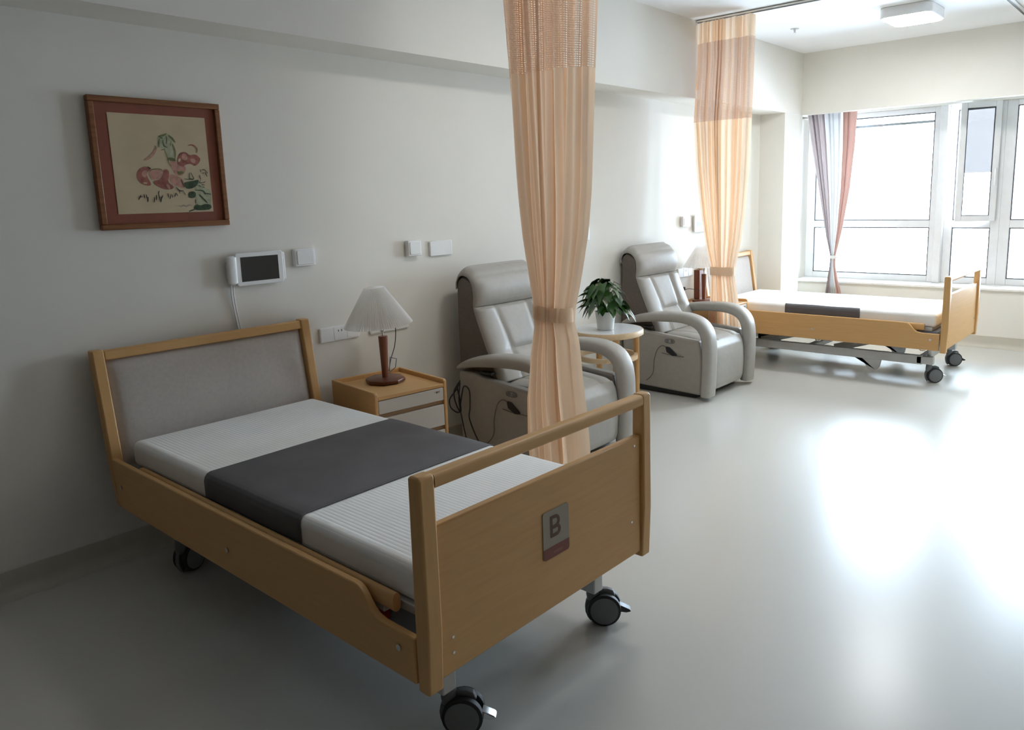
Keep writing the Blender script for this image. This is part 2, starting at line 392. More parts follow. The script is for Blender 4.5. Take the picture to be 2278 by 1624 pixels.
# outdoor guard rails that cross the panes
for i, (a, b, z) in enumerate(((0.0, 3.1, 0.985),)):
    g = MB().sweep([(a, 8.62, z), (b, 8.62, z)], 0.011, 8)
    for k in range(int((b - a) / 0.9) + 1): g.sweep([(a + 0.05 + 0.9 * k, 8.62, 0.50), (a + 0.05 + 0.9 * k, 8.62, z)], 0.008, 6)
    tag(g.build('guard_rail', M_METAL), ('thin metal guard rail outside the lower panes of the left windows', 'thin metal guard rail outside the far right windows')[i], 'railing')
struct(MB().box(-0.2, 5.8, 8.5, 8.8, 0.2, 0.5), 'outer_ledge', M_WALL, smooth=False)

# ---------------------------------------------------------------- curtain rails, ceiling light, sprinkler
def rail(name, pts, label):
    t = thing(name, label, 'curtain rail')
    MB().sweep([(x, y, ZC - 0.009) for x, y in pts], 0, 4, up=(0, 0, 1), flat=(0.012, 0.024), expo=1).build('track', M_WHITE, t, smooth=False)
    MB().sweep([(x, y, ZC - 0.0215) for x, y in pts], 0, 4, up=(0, 0, 1), flat=(0.002, 0.008), expo=1).build('slot', M_BLACK, t, smooth=False)
    return t
def lpath(x0, xr, y, s, ye):
    r = 0.22; p = [(x0, y), (xr - r, y)]
    for k in range(1, 9): a = k / 8 * PI / 2; p.append((xr - r + r * math.sin(a), y + s * (r - r * math.cos(a))))
    p.append((xr, ye)); return p
rail('curtain_rail', lpath(0.262, 2.21, 5.65, 1, 7.765), 'ceiling curtain track above the second peach curtain, curving to the window')
rail('curtain_rail', lpath(0.262, 2.21, 2.80, -1, 0.4), 'ceiling curtain track holding the nearest peach curtain')

t = thing('ceiling_light', 'rounded rectangular white ceiling light, lit', 'ceiling light', (1.60, 6.56, ZC))
def rrect(hx, hy, r, n=5):
    p = []
    for cx_, cy_, a0 in ((hx - r, hy - r, 0), (-hx + r, hy - r, 90), (-hx + r, -hy + r, 180), (hx - r, -hy + r, 270)):
        for k in range(n + 1):
            a = R(a0 + 90 * k / n); p.append((cx_ + r * math.cos(a), cy_ + r * math.sin(a)))
    return p
MB().prism(rrect(0.185, 0.215, 0.06), -0.075, 0.0, 'z').build('housing', M_WHITE, t, bevel=0.006)
MB().prism(rrect(0.168, 0.198, 0.05), -0.082, -0.0745, 'z').build('diffuser', M_LAMP, t)
t2 = copy_tree(t); t2.location = (3.9, 6.56, ZC); tag(t2, 'added second ceiling light further right, unseen, brightening the far end')  # unseen light added to lift the far ceiling and low wall
t3 = copy_tree(t); t3.location = (1.60, 3.30, ZC); tag(t3, 'added third ceiling light above the nearer recliner zone, unseen, brightening the middle')  # unseen light added to brighten the bed tops and middle wall
for o in bpy.data.objects:
    if o.parent == t3 and o.name.startswith('diffuser'): o.data = o.data.copy(); o.data.materials[0] = M_LAMPD
t = thing('sprinkler', 'small ceiling sprinkler head with a round collar beyond the peach curtain', 'sprinkler', (0.674, 6.554, ZC))
MB().lathe([(0.006, -0.004), (0.034, -0.004), (0.036, 0.0)], n=20).build('collar', M_METAL, t)
MB().lathe([(0.007, -0.03), (0.010, -0.012), (0.010, -0.004)], n=12).lathe([(0.016, -0.036), (0.016, -0.033)], n=14).build('head', M_WHITE, t)

# ---------------------------------------------------------------- hospital beds
def pulls(x, z): return (x, z)
def make_caster(parent, x, y, ang, zt=0.17, pedal=False):
    c = bpy.data.objects.new('caster', None); COL.objects.link(c); c.parent = parent; c.location = (x, y, 0); c.rotation_euler = (0, 0, ang)
    r = 0.059; ox = 0.035
    for s in (-1, 1):
        w = MB(); ya, yb = (0.010, 0.034) if s > 0 else (-0.034, -0.010)
        w.lathe([(r * 0.8, ya), (r * 0.985, ya + 0.003), (r, ya + 0.008), (r, yb - 0.008), (r * 0.985, yb - 0.003), (r * 0.8, yb)], (ox, 0, r), 32, axis='y')
        w.build('wheel_tyre', M_TYRE, c)
        yo = 0.0345 * s
        h = MB().lathe([(r * 0.83, -0.0015), (r * 0.83, 0.0005), (r * 0.78, 0.002)], (ox, yo, r), 32, axis='y')
        h.build('wheel_disc', M_HUB, c)
    hd = MB()
    pr = []
    for k in range(13):
        a = R(30 + 195 * k / 12); pr.append((ox + (r + 0.012) * math.cos(a) * 0.96, r + (r + 0.014) * math.sin(a)))
    pr = [(ox - 0.01, r)] + [(ox + 0.04, r + 0.045)] + [p for p in pr if p[0] < ox + 0.045] + [(ox - 0.045, r - 0.02)]
    hd.prism(pr, -0.009, 0.009, 'y')
    hd.lathe([(0.021, r + 0.03), (0.024, r + 0.05), (0.020, 0.150)], (-0.004, 0, 0), 18)
    hd.build('caster_fork', M_HUB, c, bevel=0.002)
    MB().lathe([(0.018, 0.14), (0.018, zt + 0.12)], (-0.004, 0, 0), 18).build('caster_stem', M_METAL, c)
    b = MB().prism([(ox + r * 0.9, r + 0.014), (ox + r + 0.030, r - 0.004), (ox + r + 0.036, r - 0.012), (ox + r + 0.018, r - 0.016), (ox + r * 0.9, r - 0.012)], -0.016, 0.016, 'y')
    b.build('brake_pedal', M_CHROME if pedal else M_BLACK, c, bevel=0.003)
    return c
def make_bed(label, loc):
    b = thing('hospital_bed', label, 'bed', loc)
    # head end: leaning posts, top rail, padded panel
    def px(z): return 0.079 + (0.926 - z) / (0.926 - 0.343) * 0.088
    for y0, y1 in ((0.0, 0.045), (0.955, 1.0)):
        MB().prism([(px(0.93), 0.93), (px(0.47), 0.47), (px(0.30) + 0.01, 0.29), (px(0.30) - 0.03, 0.29), (px(0.47) - 0.05, 0.47), (px(0.93) - 0.05, 0.93)], y0, y1, 'y').build('head_post', M_WZ, b, bevel=0.005, seg=2)
    MB().prism([(px(0.925) - 0.004, 0.925), (px(0.885) - 0.004, 0.885), (px(0.885) - 0.04, 0.885), (px(0.925) - 0.04, 0.925)], 0.045, 0.955, 'y').build('head_rail', M_WY, b, bevel=0.006, seg=3)
    def pf(u, v):   # padded front
        y = 0.046 + 0.908 * u; z = 0.44 + 0.445 * v
        e = (1 - abs(2 * u - 1) ** 14) * (1 - abs(2 * v - 1) ** 10)
        return (px(z) - 0.032 + 0.026 * e ** 0.5, y, z)
    hp = MB().grid(pf, 40, 20); hp.prism([(px(0.885) - 0.033, 0.885), (px(0.44) - 0.033, 0.44), (px(0.44) - 0.045, 0.44), (px(0.885) - 0.045, 0.885)], 0.046, 0.954, 'y')
    hp.build('head_panel', M_UPH, b)
    # side boards
    n8 = [(1.815, 0.487), (1.830, 0.480), (1.848, 0.462), (1.870, 0.436), (1.888, 0.424), (1.915, 0.418), (2.045, 0.416)]
    sb = [(0.132, 0.489), (1.80, 0.489)] + n8 + [(2.045, 0.290), (0.215, 0.290), (0.175, 0.300), (0.160, 0.335)]
    for k, (y0, y1) in enumerate(((0.0, 0.022), (0.978, 1.0))):
        o = MB().prism(sb, y0, y1, 'y').build('side_board', M_WX, b, bevel=0.004, seg=2)
        ys = -0.001 if k == 0 else 1.001
        for (x, z) in ((1.09, 0.373), (1.985, 0.372), (0.22, 0.385)): MB().lathe([(0.009, -0.003), (0.007, 0.003)], (x, ys, z), 14, axis='y').build('screw', M_CHROME, o)
        for x in (1.13, 1.93): MB().sweep([(x - 0.03, y0 + 0.03, 0.295), (x - 0.015, y0 + 0.03, 0.277), (x + 0.015, y0 + 0.03, 0.277), (x + 0.03, y0 + 0.03, 0.295)], 0.005, 6).build('bracket', M_CHROME, o)
    # mattress platform with its wooden guard rails, grey frame, blue deck panel
    for y in (0.042, 0.958):
        MB().sweep([(0.34, y, 0.458), (1.93, y, 0.458)], 0, 16, up=(0, 1, 0), flat=(0.013, 0.026), expo=0.75).build('guard_rail_bar', M_WX, b)
    MB().box(0.24, 1.98, 0.065, 0.935, 0.425, 0.452).build('deck', M_METAL, b, bevel=0.004)
    MB().box(1.60, 2.02, 0.07, 0.93, 0.345, 0.424).build('deck_panel', M_BLUE, b, bevel=0.004)
    for y in (0.054, 0.946):
        MB().box(1.74, 1.872, y - 0.012, y + 0.012, 0.4095, 0.431).build('release_cap', M_WHITE, b, bevel=0.002)
        MB().box(1.80, 1.868, y - 0.013, y + 0.013, 0.378, 0.409).build('release_handle', M_RED, b, bevel=0.003)
    # foot end
    for y0, y1 in ((0.0, 0.049), (0.954, 1.0)):
        p = MB().prism([(2.052, 0.275), (2.094, 0.275), (2.102, 0.45), (2.100, 0.838), (2.094, 0.848), (2.062, 0.848), (2.056, 0.840), (2.052, 0.45)], y0, y1, 'y')
        p.build('foot_post', M_WZ, b, bevel=0.006, seg=3)
    MB().sweep([(2.078, 0.049, 0.826), (2.078, 0.954, 0.826)], 0, 20, up=(0, 0, 1), flat=(0.0195, 0.0225), expo=0.62).build('foot_rail', M_WY, b)
    fp = MB().box(2.062, 2.087, 0.049, 0.954, 0.297, 0.708).build('foot_panel', M_WY, b, bevel=0.004)
    for (y, z) in ((0.092, 0.395), (0.092, 0.352), (0.918, 0.68), (0.90, 0.42)): MB().lathe([(0.005, -0.002), (0.004, 0.0015)], (2.0875, y, z), 12, axis='x').build('screw', M_CHROME, fp)
    # base frame and lifting gear
    fr = MB()
    for y in (0.16, 0.84):
        fr.box(0.32, 1.90, y - 0.02, y + 0.02, 0.145, 0.215)
    for x in (0.34, 1.00, 1.885): fr.box(x - 0.025, x + 0.025, 0.16, 0.84, 0.155, 0.205)
    fr.box(1.86, 1.98, 0.14, 0.19, 0.15, 0.21).box(1.86, 1.98, 0.83, 0.88, 0.15, 0.21)
    fr.build('base_frame', M_METAL, b, bevel=0.005)
    uf = MB()
    for y in (0.20, 0.80): uf.box(0.30, 2.03, y - 0.018, y + 0.018, 0.300, 0.343)
    for x in (0.32, 1.1, 2.01): uf.box(x - 0.02, x + 0.02, 0.10, 0.90, 0.305, 0.342)
    uf.build('upper_frame', M_METAL, b, bevel=0.004)
    for (x0, x1) in ((0.55, 1.0), (1.20, 1.62)):
        for y in (0.23, 0.77):
            MB().sweep([(x0, y, 0.19), (x1, y, 0.325)], 0, 4, up=(0, 1, 0), flat=(0.014, 0.032), expo=1).build('lift_arm', M_METAL, b, smooth=False)
    MB().box(0.42, 0.62, 0.42, 0.56, 0.16, 0.30).build('motor', M_BLACK, b, bevel=0.012)
    MB().sweep([(0.62, 0.49, 0.22), (1.35, 0.49, 0.26)], 0.017, 12).build('actuator', M_METAL, b)
    for (x, y, a, pd) in ((1.945, 0.196, 38, True), (1.925, 0.900, 38, False), (0.36, 0.15, 110, False), (0.36, 0.85, 20, False)): make_caster(b, x, y, R(a), pedal=pd)
    return b
bedB = make_bed('beech hospital bed nearest the camera, with a letter sign on its footboard', (0, 1.094, 0))
bedA = copy_tree(bedB); bedA.location = (-0.02, 6.13, 0)
tag(bedA, 'beech hospital bed standing under the far window')
for y in (0.16, 0.84): MB().prism([(1.38, 0.15), (1.44, 0.15), (1.50, 0.06), (1.56, 0.055), (1.585, 0.085), (1.60, 0.15)], y - 0.012, y + 0.012, 'y').build('frame_bracket', M_METAL, bedA, bevel=0.003)
# sign on the near bed
sg = MB().prism([(y, z) for y, z in [(0.449 + 0.0585 + p[0], 0.530 + p[1]) for p in rrect(0.0585, 0.073, 0.008)]], 2.0872, 2.0902, 'x').build('bed_sign', M_SIGN, bedB)
MB().prism([(0.449, 0.4915), (0.566, 0.4915), (0.566, 0.463), (0.560, 0.457), (0.455, 0.457), (0.449, 0.463)], 2.0900, 2.0908, 'x').build('sign_band', M_SIGNR, sg, smooth=False)
MB().box(2.0908, 2.0910, 0.492, 0.533, 0.468, 0.476).build('faded_mark', M_SIGNF, sg, smooth=False)
def letter_B(yc, zc, h, w, th):
    mb = MB(); x0, x1 = 2.0900, 2.0910
    y0 = yc - w / 2; z0 = zc - h / 2
    mb.box(x0, x1, y0, y0 + th, z0, z0 + h)
    def bowl(za, zb, wd, dx=0.0002):
        r = (zb - za) / 2; n = 12; vs = []
        cyy = y0 + wd - r
        out = [(y0 + th * 0.9, za), (cyy, za)] + [(cyy + r * math.sin(PI * k / n), (za + zb) / 2 - r * math.cos(PI * k / n)) for k in range(1, n)] + [(cyy, zb), (y0 + th * 0.9, zb)]
        ri = r - th
        inn = [(y0 + th * 0.9, za + th), (cyy, za + th)] + [(cyy + ri * math.sin(PI * k / n), (za + zb) / 2 - ri * math.cos(PI * k / n)) for k in range(1, n)] + [(cyy, zb - th), (y0 + th * 0.9, zb - th)]
        q = len(out)
        for xx in (x0, x1 + dx): vs += [(xx, a, c) for a, c in out] + [(xx, a, c) for a, c in inn]
        fs = []
        for k in range(q - 1):
            fs.append((2 * q + k, 2 * q + k + 1, 3 * q + k + 1, 3 * q + k)); fs.append((k, k + 1, 2 * q + k + 1, 2 * q + k))
            fs.append((q + k, q + k + 1, 3 * q + k + 1, 3 * q + k))
        mb.add(vs, fs)
    bowl(z0, z0 + h * 0.53, w, 0.0004); bowl(z0 + h * 0.53 - th, z0 + h, w * 0.93)
    return mb
letter_B(0.449 + 0.055, 0.552, 0.066, 0.046, 0.0100).build('letter_b', M_SIGNB, sg, smooth=False)

def make_mattress(label, loc, side_only=False):
    t = thing('mattress', label, 'mattress', loc)
    def sup(x0, x1, y0, y1, z0, z1, ex, nu=60, nv=20, rip=True):
        cx_, cy_ = (x0 + x1) / 2, (y0 + y1) / 2; mb = MB()
        return mb
    m1 = MB().box(0.185, 2.005, 0.068, 0.925, 0.4525, 0.556)
    m1.build('cover', M_MATT, t, bevel=0.026, seg=5)
    # dark grey band wrapped over the middle
    def bf(u, v):
        x = 0.822 + (1.437 - 0.822) * u
        x += 0.008 * math.sin(6 * v + 1) * (1 if u > 0.5 else 0.6)
        path = [(0.0655, 0.470), (0.0645, 0.500), (0.0645, 0.530), (0.069, 0.545), (0.079, 0.5545), (0.093, 0.558), (0.30, 0.559), (0.50, 0.559), (0.70, 0.559), (0.900, 0.558), (0.914, 0.5545), (0.924, 0.545), (0.9285, 0.530), (0.9285, 0.500), (0.9275, 0.470)]
        q = v * (len(path) - 1); i = min(int(q), len(path) - 2); w = q - i
        y = path[i][0] * (1 - w) + path[i + 1][0] * w; z = path[i][1] * (1 - w) + path[i + 1][1] * w
        z += 0.0012 * math.sin(19 * x + 3 * y) * math.sin(7 * y + 1) + 0.0015 * math.exp(-((x - 1.30) / 0.03) ** 2 - ((y - 0.72) / 0.05) ** 2)
        return (x, y, z + 0.0012)
    if side_only:
        bf0 = bf
        bf = lambda u, v: bf0(u, v * 0.34)
    MB().grid(bf, 26, 70).build('cover_band', M_DARKG, t, solid=0.0025)
    return t
m1 = make_mattress('white mattress with a dark grey band on the nearest bed', (0, 1.094, 0))
m2 = make_mattress('white mattress on the bed by the window, dark grey band showing along its side', (-0.02, 6.13, 0), True)

# ---------------------------------------------------------------- bedside cabinets
def make_cabinet(label, loc, rz):
    c = thing('bedside_cabinet', label, 'bedside cabinet', loc, rz)
    W_, D_, H_ = 0.42, 0.44, 0.588     # y, x, z
    b = MB()
    side = [(-D_ / 2, 0.05), (D_ / 2, 0.05), (D_ / 2, H_ - 0.010), (D_ / 2 - 0.010, H_), (-D_ / 2, H_)]
    b.prism(side, -W_ / 2, -W_ / 2 + 0.018, 'y'); b.prism(side, W_ / 2 - 0.018, W_ / 2, 'y')
    b.box(-D_ / 2, -D_ / 2 + 0.016, -W_ / 2 + 0.018, W_ / 2 - 0.018, 0.05, H_)
    b.box(-D_ / 2 + 0.016, D_ / 2 - 0.03, -W_ / 2 + 0.018, W_ / 2 - 0.018, 0.05, 0.075)
    b.build('body', M_WX, c, bevel=0.004, seg=2)
    MB().box(-D_ / 2 + 0.016, D_ / 2 - 0.001, -W_ / 2 + 0.018, W_ / 2 - 0.018, H_ - 0.040, H_ - 0.022).build('top_board', M_WY, c, bevel=0.003)
    MB().box(-D_ / 2 + 0.03, D_ / 2 - 0.018, -W_ / 2 + 0.0185, W_ / 2 - 0.0185, 0.08, H_ - 0.041).build('inner_carcass', M_GAP, c, smooth=False)
    for (z0, z1) in ((0.479, 0.545), (0.345, 0.456), (0.09, 0.322)):
        d = MB().box(D_ / 2 - 0.017, D_ / 2 - 0.002, -W_ / 2 + 0.02, W_ / 2 - 0.02, z0, z1).build('drawer', M_DRAWER, c, bevel=0.0025)
        if z0 > 0.4:
            lm = MB(); xx = D_ / 2 - 0.0019
            lm.box(xx, xx + 0.0005, 0.135, 0.143, 0.527, 0.5285).box(xx, xx + 0.0005, 0.145, 0.150, 0.521, 0.531).box(xx, xx + 0.0005, 0.152, 0.156, 0.522, 0.531).box(xx, xx + 0.0005, 0.158, 0.168, 0.529, 0.531).box(xx, xx + 0.0005, 0.158, 0.166, 0.523, 0.525)
            lm.build('maker_mark', M_BLACK, d, smooth=False)
    for sx in (-1, 1):
        for sy in (-1, 1):
            ft = MB().lathe([(0.022, 0.0), (0.025, 0.006), (0.025, 0.034), (0.010, 0.044), (0.010, 0.052)], (sx * 0.17, sy * 0.165, 0), 16); ft.build('foot', M_BLACK, c)
    return c
cab1 = make_cabinet('wooden bedside cabinet with three white drawers beside the nearest bed', (0.304, 2.392, 0), R(-7))
cab2 = copy_tree(cab1); cab2.location = (0.285, 5.912, 0); cab2.rotation_euler = (0, 0, 0); tag(cab2, 'bedside cabinet behind the second peach curtain')

# ---------------------------------------------------------------- table lamps
def make_lamp(label, loc, tilt, cord):
    t = thing('table_lamp', label, 'table lamp', loc)
    MB().lathe([(0.092, 0.0), (0.104, 0.006), (0.104, 0.020), (0.096, 0.025), (0.02, 0.027)], n=8).build('base', M_WALNUT, t, bevel=0.003)
    MB().sweep([(0, 0, 0.025), (0, 0, 0.245)], 0, 12, up=(0, 1, 0), flat=[(0.014, 0.014), (0.022, 0.020)], expo=0.6).build('post', M_WALNUTZ, t)
    MB().lathe([(0.006, 0.245), (0.006, 0.30)], n=10).lathe([(0.014, 0.27), (0.014, 0.33)], n=12).build('lamp_holder', M_CHROME, t)
    MB().lathe([(0.012, 0.33), (0.030, 0.355), (0.034, 0.385), (0.024, 0.415), (0.004, 0.428)], n=16).build('bulb', M_WHITE, t)
    N = 168
    def md(k, j): return 1 + (0.030 if k % 2 else -0.012) * (0.55 if j < 2 else 0.9)
    sh = MB().lathe([(0.050, 0.502), (0.056, 0.495), (0.166, 0.318), (0.172, 0.308)], n=N, mod=md, cap=False)
    s = sh.build('lamp_shade', M_SHADE, t, smooth=False, recalc=False)
    s.rotation_euler = (R(tilt), R(-1.0), 0)
    sr = MB()
    for k in range(3):
        a = 2 * PI * k / 3; sr.sweep([(0.012 * math.cos(a), 0.012 * math.sin(a), 0.33), (0.05 * math.cos(a), 0.05 * math.sin(a), 0.474)], 0.0015, 6)
    sr.build('shade_wire', M_CHROME, t)
    MB().sweep(cord, 0.0024, 8).build('cord', M_BLACK, t)
    return t
TZ = 0.588 - 0.022
def smooth_path(pts, n=8):
    out = []; P = [Vector(p) for p in pts]; P = [P[0]] + P + [P[-1]]
    for i in range(1, len(P) - 2):
        for k in range(n):
            s = k / n; a, b, c, d = P[i - 1], P[i], P[i + 1], P[i + 2]
            out.append(0.5 * ((2 * b) + (c - a) * s + (2 * a - 5 * b + 4 * c - d) * s * s + (3 * b - a - 3 * c + d) * s ** 3))
    out.append(P[-2]); return [tuple(o) for o in out]
lamp1 = make_lamp('pleated white lamp with walnut base on the cabinet beside the nearest bed', (0.262, 2.405, TZ), 3.5,
    smooth_path([(-0.005, 0.08, 0.31), (-0.06, 0.13, 0.285), (-0.11, 0.17, 0.22), (-0.12, 0.165, 0.15), (-0.10, 0.12, 0.09), (-0.06, 0.07, 0.04), (-0.045, 0.045, 0.03)]) )
MB().sweep([(-0.05, 0.06, 0.028), (-0.13, 0.17, 0.03), (-0.135, 0.185, 0.075), (-0.16, 0.16, 0.085), (-0.08, 0.09, 0.03)], 0.0022, 6).build('cord', M_BLACK, lamp1)
lamp2 = make_lamp('lamp with a cream shade half hidden by the second peach curtain', (0.20, 5.90, TZ), 0,
    smooth_path([(-0.03, -0.02, 0.10), (-0.10, -0.09, 0.12), (-0.14, -0.12, 0.09), (-0.145, -0.12, 0.03), (-0.13, -0.11, 0.006)]))
MB().box(-0.10, -0.045, 0.0, 0.085, 0.02, 0.275).build('back_panel', M_WALNUTZ, lamp2, bevel=0.003)
MB().box(-0.165, -0.125, -0.125, -0.095, 0.105, 0.135).build('plug', M_BLACK, lamp2, bevel=0.006)

# ---------------------------------------------------------------- recliners
def make_recliner(label, loc):
    t = thing('recliner', label, 'recliner', loc)
    # plinth
    MB().box(0.14, 0.70, 0.08, 0.69, 0.0, 0.06).build('plinth', M_BLACK, t, bevel=0.005)
    # body sides
    for y0, y1 in ((0.035, 0.10), (0.67, 0.735)):
        sd = MB().prism([(0.075, 0.055), (0.76, 0.035), (0.765, 0.30), (0.74, 0.44), (0.30, 0.475), (0.20, 0.50), (0.075, 0.50)], y0, y1, 'y').build('side_panel', M_LEATHER2, t, bevel=0.014, seg=3)
    MB().box(0.10, 0.72, 0.10, 0.67, 0.055, 0.36).build('body', M_LEATHER2, t, bevel=0.01)
    # arms: loops that start behind, swell forward, and run down the front to the floor
    pth = [(0.075, 0.520), (0.13, 0.542), (0.22, 0.567), (0.34, 0.586), (0.46, 0.597), (0.58, 0.600), (0.67, 0.590), (0.745, 0.560), (0.790, 0.505), (0.808, 0.430), (0.812, 0.34), (0.810, 0.20), (0.804, 0.08), (0.802, 0.035)]
    th = [0.010, 0.022, 0.031, 0.036, 0.038, 0.039, 0.040, 0.042, 0.042, 0.041, 0.041, 0.040, 0.040, 0.038]
    for yc in (0.068, 0.702):
        pp = smooth_path([(x, yc, z) for x, z in pth], 4)
        fl = []
        for i in range(len(pp)):
            q = i / 4; k = min(int(q), len(th) - 2); w = q - k; tt = th[k] * (1 - w) + th[k + 1] * w
            fl.append((0.066 * (0.75 + 0.25 * min(1, i / 10)), tt))
        MB().sweep(pp, 0, 24, up=(0, 1, 0), flat=fl, expo=0.62).build('armrest', M_LEATHER, t)
    # seat cushion and footrest
    def seat(u, v):
        y = 0.137 + 0.496 * v
        prof = [(0.20, 0.36), (0.22, 0.425), (0.35, 0.452), (0.50, 0.458), (0.62, 0.452), (0.72, 0.438), (0.775, 0.412), (0.805, 0.365), (0.815, 0.30), (0.818, 0.20), (0.812, 0.10), (0.80, 0.062), (0.77, 0.055)]
        q = u * (len(prof) - 1); k = min(int(q), len(prof) - 2); w = q - k
        x = prof[k][0] * (1 - w) + prof[k + 1][0] * w; z = prof[k][1] * (1 - w) + prof[k + 1][1] * w
        e = 1 - abs(2 * v - 1) ** 6
        g = 0.010 * math.exp(-((abs(2 * v - 1) - 0.52) / 0.05) ** 2) * (1 if 0.1 < u < 0.5 else 0)
        sc = 0.020 * e - g
        if u < 0.5: z += sc * 1.0 - 0.02; x += sc * 0.2
        else: x += sc * 0.9 - 0.018; z += sc * 0.1
        z += 0.003 * math.sin(23 * x + 5 * y) * (1 - u)
        return (x, y, z)
    MB().grid(seat, 48, 40).build('seat', M_LEATHER, t, solid=0.01, sub=1)
    # backrest: taupe shell with cream padded front
    front = [(0.085, 1.083), (0.125, 1.070), (0.150, 1.035), (0.163, 0.985), (0.165, 0.93), (0.160, 0.885), (0.172, 0.840), (0.20, 0.77), (0.235, 0.69), (0.272, 0.607), (0.315, 0.52), (0.35, 0.44)]
    shell = [(0.066, 1.066), (0.10, 1.062)] + [(x_ - 0.006, z_) for x_, z_ in front[2:]] + [(0.24, 0.42), (0.07, 0.46), (0.028, 0.52), (0.028, 0.80), (0.032, 1.00), (0.042, 1.045)]
    def corner(s_, z): return 0.024 * (max(0, abs(s_) - 0.80) / 0.20) ** 2 * max(0, min(1, (z - 0.94) / 0.12))
    sh_ = MB(); ns = 25; n = len(shell); vs = []
    for i in range(ns):
        s_ = -1 + 2 * i / (ns - 1)
        vs += [(x, 0.386 + 0.289 * s_, z - corner(s_, z)) for x, z in shell]
    fs = [tuple(range(n)), tuple(range(ns * n - 1, (ns - 1) * n - 1, -1))] + [(i * n + k, i * n + (k + 1) % n, (i + 1) * n + (k + 1) % n, (i + 1) * n + k) for i in range(ns - 1) for k in range(n)]
    sh_.add(vs, fs).build('back_shell', M_TAUPE, t)
    fs_ = smooth_path([(0.022, 0, 0.985), (0.026, 0, 1.035), (0.046, 0, 1.071)] + [(x, 0, z) for x, z in front], 5); nf = len(fs_) - 1
    def back(u, v):
        q = u * nf; k = min(int(q), nf - 1); w = q - k
        x = fs_[k][0] * (1 - w) + fs_[k + 1][0] * w; z = fs_[k][2] * (1 - w) + fs_[k + 1][2] * w
        k2 = min(k + 1, nf); k1 = max(k - 1, 0)
        tx, tz = fs_[k2][0] - fs_[k1][0], fs_[k2][2] - fs_[k1][2]; L = math.hypot(tx, tz) or 1
        nx, nz = -tz / L, tx / L
        s = 2 * v - 1; e = (1 - abs(s) ** 8) ** 0.5
        if z > 0.878 or u < 0.16:   # head pillow
            a = max(0.0, min(1.0, (z - 0.878) / 0.17)); bl = 0.008 + 0.034 * math.sin(PI * min(1, a * 0.9 + 0.06)) ** 0.6
            if u < 0.22: bl = 0.003 + 0.028 * (u / 0.22) ** 1.3
        else:
            c = max(0, min(1, (0.878 - z) / 0.03)); bol = 1 / (1 + math.exp(-(abs(s) - 0.55) * 18))
            lum = math.exp(-((z - 0.72) / 0.13) ** 4)
            gr = math.exp(-((abs(s) - (0.42 + 0.25 * max(0, (z - 0.62)))) / 0.06) ** 2) + 0.8 * math.exp(-((z - 0.61) / 0.012) ** 2) * (1 - bol)
            bl = 0.006 + c * (0.020 * (1 - bol) * (0.4 + 0.9 * lum) + 0.030 * bol - 0.012 * min(1, gr) + 0.008)
            if z < 0.60: bl += 0.02 * (1 - bol) * min(1, (0.6 - z) / 0.05)
        bl *= e
        # rounded upper corners
        cut = corner(s, z)
        return (x + nx * bl, 0.093 + 0.584 * v, z + nz * bl - cut)
    MB().grid(back, 90, 48).build('back_cushion', M_LEATHER, t, solid=0.006, sub=0)
    # control buttons, pocket, handset lead
    cp = MB().sweep(rr(0.500, 0.0335, 0.418, 0.040, 0.015), 0.0028, 6, cap=False)
    cpo = cp.build('control_panel', M_HUB, t)
    for bx_ in (0.481, 0.519): MB().lathe([(0.012, -0.002), (0.011, 0.001)], (bx_, 0.0335, 0.418), 16, axis='y').build('button', M_HUB, cpo)
    MB().prism([(0.465, 0.375), (0.50, 0.372), (0.56, 0.325), (0.565, 0.312), (0.525, 0.309), (0.475, 0.335)], 0.026, 0.0352, 'y').build('remote_pocket', M_BLACK, t, bevel=0.002)
    MB().sweep([(0.43, 0.031, 0.322), (0.50, 0.029, 0.315), (0.62, 0.031, 0.312)], 0.0022, 6).build('pocket_seam', M_TAUPE, t)
    MB().sweep(smooth_path([(0.475, 0.024, 0.372), (0.44, 0.022, 0.380), (0.40, 0.02, 0.345), (0.372, 0.02, 0.26), (0.362, 0.022, 0.17), (0.335, 0.02, 0.125), (0.30, 0.022, 0.095)]), 0.0030, 8).build('handset_lead', M_TAUPE, t)
    MB().box(0.235, 0.33, 0.05, 0.09, 0.497, 0.512).build('arm_bracket', M_BLACK, t, bevel=0.003)
    return t
def rr(xc, y, zc, hx, hz, n=24):
    p = []
    for k in range(n + 1):
        a = 2 * PI * k / n; c, s = math.cos(a), math.sin(a)
        p.append((xc + hx * math.copysign(abs(c) ** 0.7, c), y, zc + hz * math.copysign(abs(s) ** 0.7, s)))
    return p
rec1 = make_recliner('cream leather recliner behind the nearest peach curtain', (0.095, 2.975, 0))
rec2 = copy_tree(rec1); rec2.location = (0.0, 4.81, 0); tag(rec2, 'cream leather recliner between the round table and the second peach curtain')
kn = smooth_path([(0.115, 0.005, 0.45), (0.10, -0.01, 0.40), (0.04, -0.015, 0.33), (0.055, -0.02, 0.28), (0.11, -0.01, 0.26), (0.125, -0.005, 0.33), (0.15, 0.0, 0.42), (0.19, 0.005, 0.40), (0.195, 0.0, 0.30), (0.185, 0.0, 0.24), (0.22, 0.0, 0.16), (0.27, 0.005, 0.075)])
pc = MB().sweep(kn, 0.0042, 8)
pc.sweep(smooth_path([(0.11, 0.0, 0.44), (0.085, -0.02, 0.38), (0.10, -0.02, 0.31), (0.13, -0.015, 0.27), (0.12, -0.01, 0.35), (0.10, -0.01, 0.42)]), 0.0045, 8)
pc.sweep(smooth_path([(0.12, 0.0, 0.44), (0.12, -0.015, 0.33), (0.14, -0.01, 0.20), (0.165, -0.005, 0.08)]), 0.0035, 8)
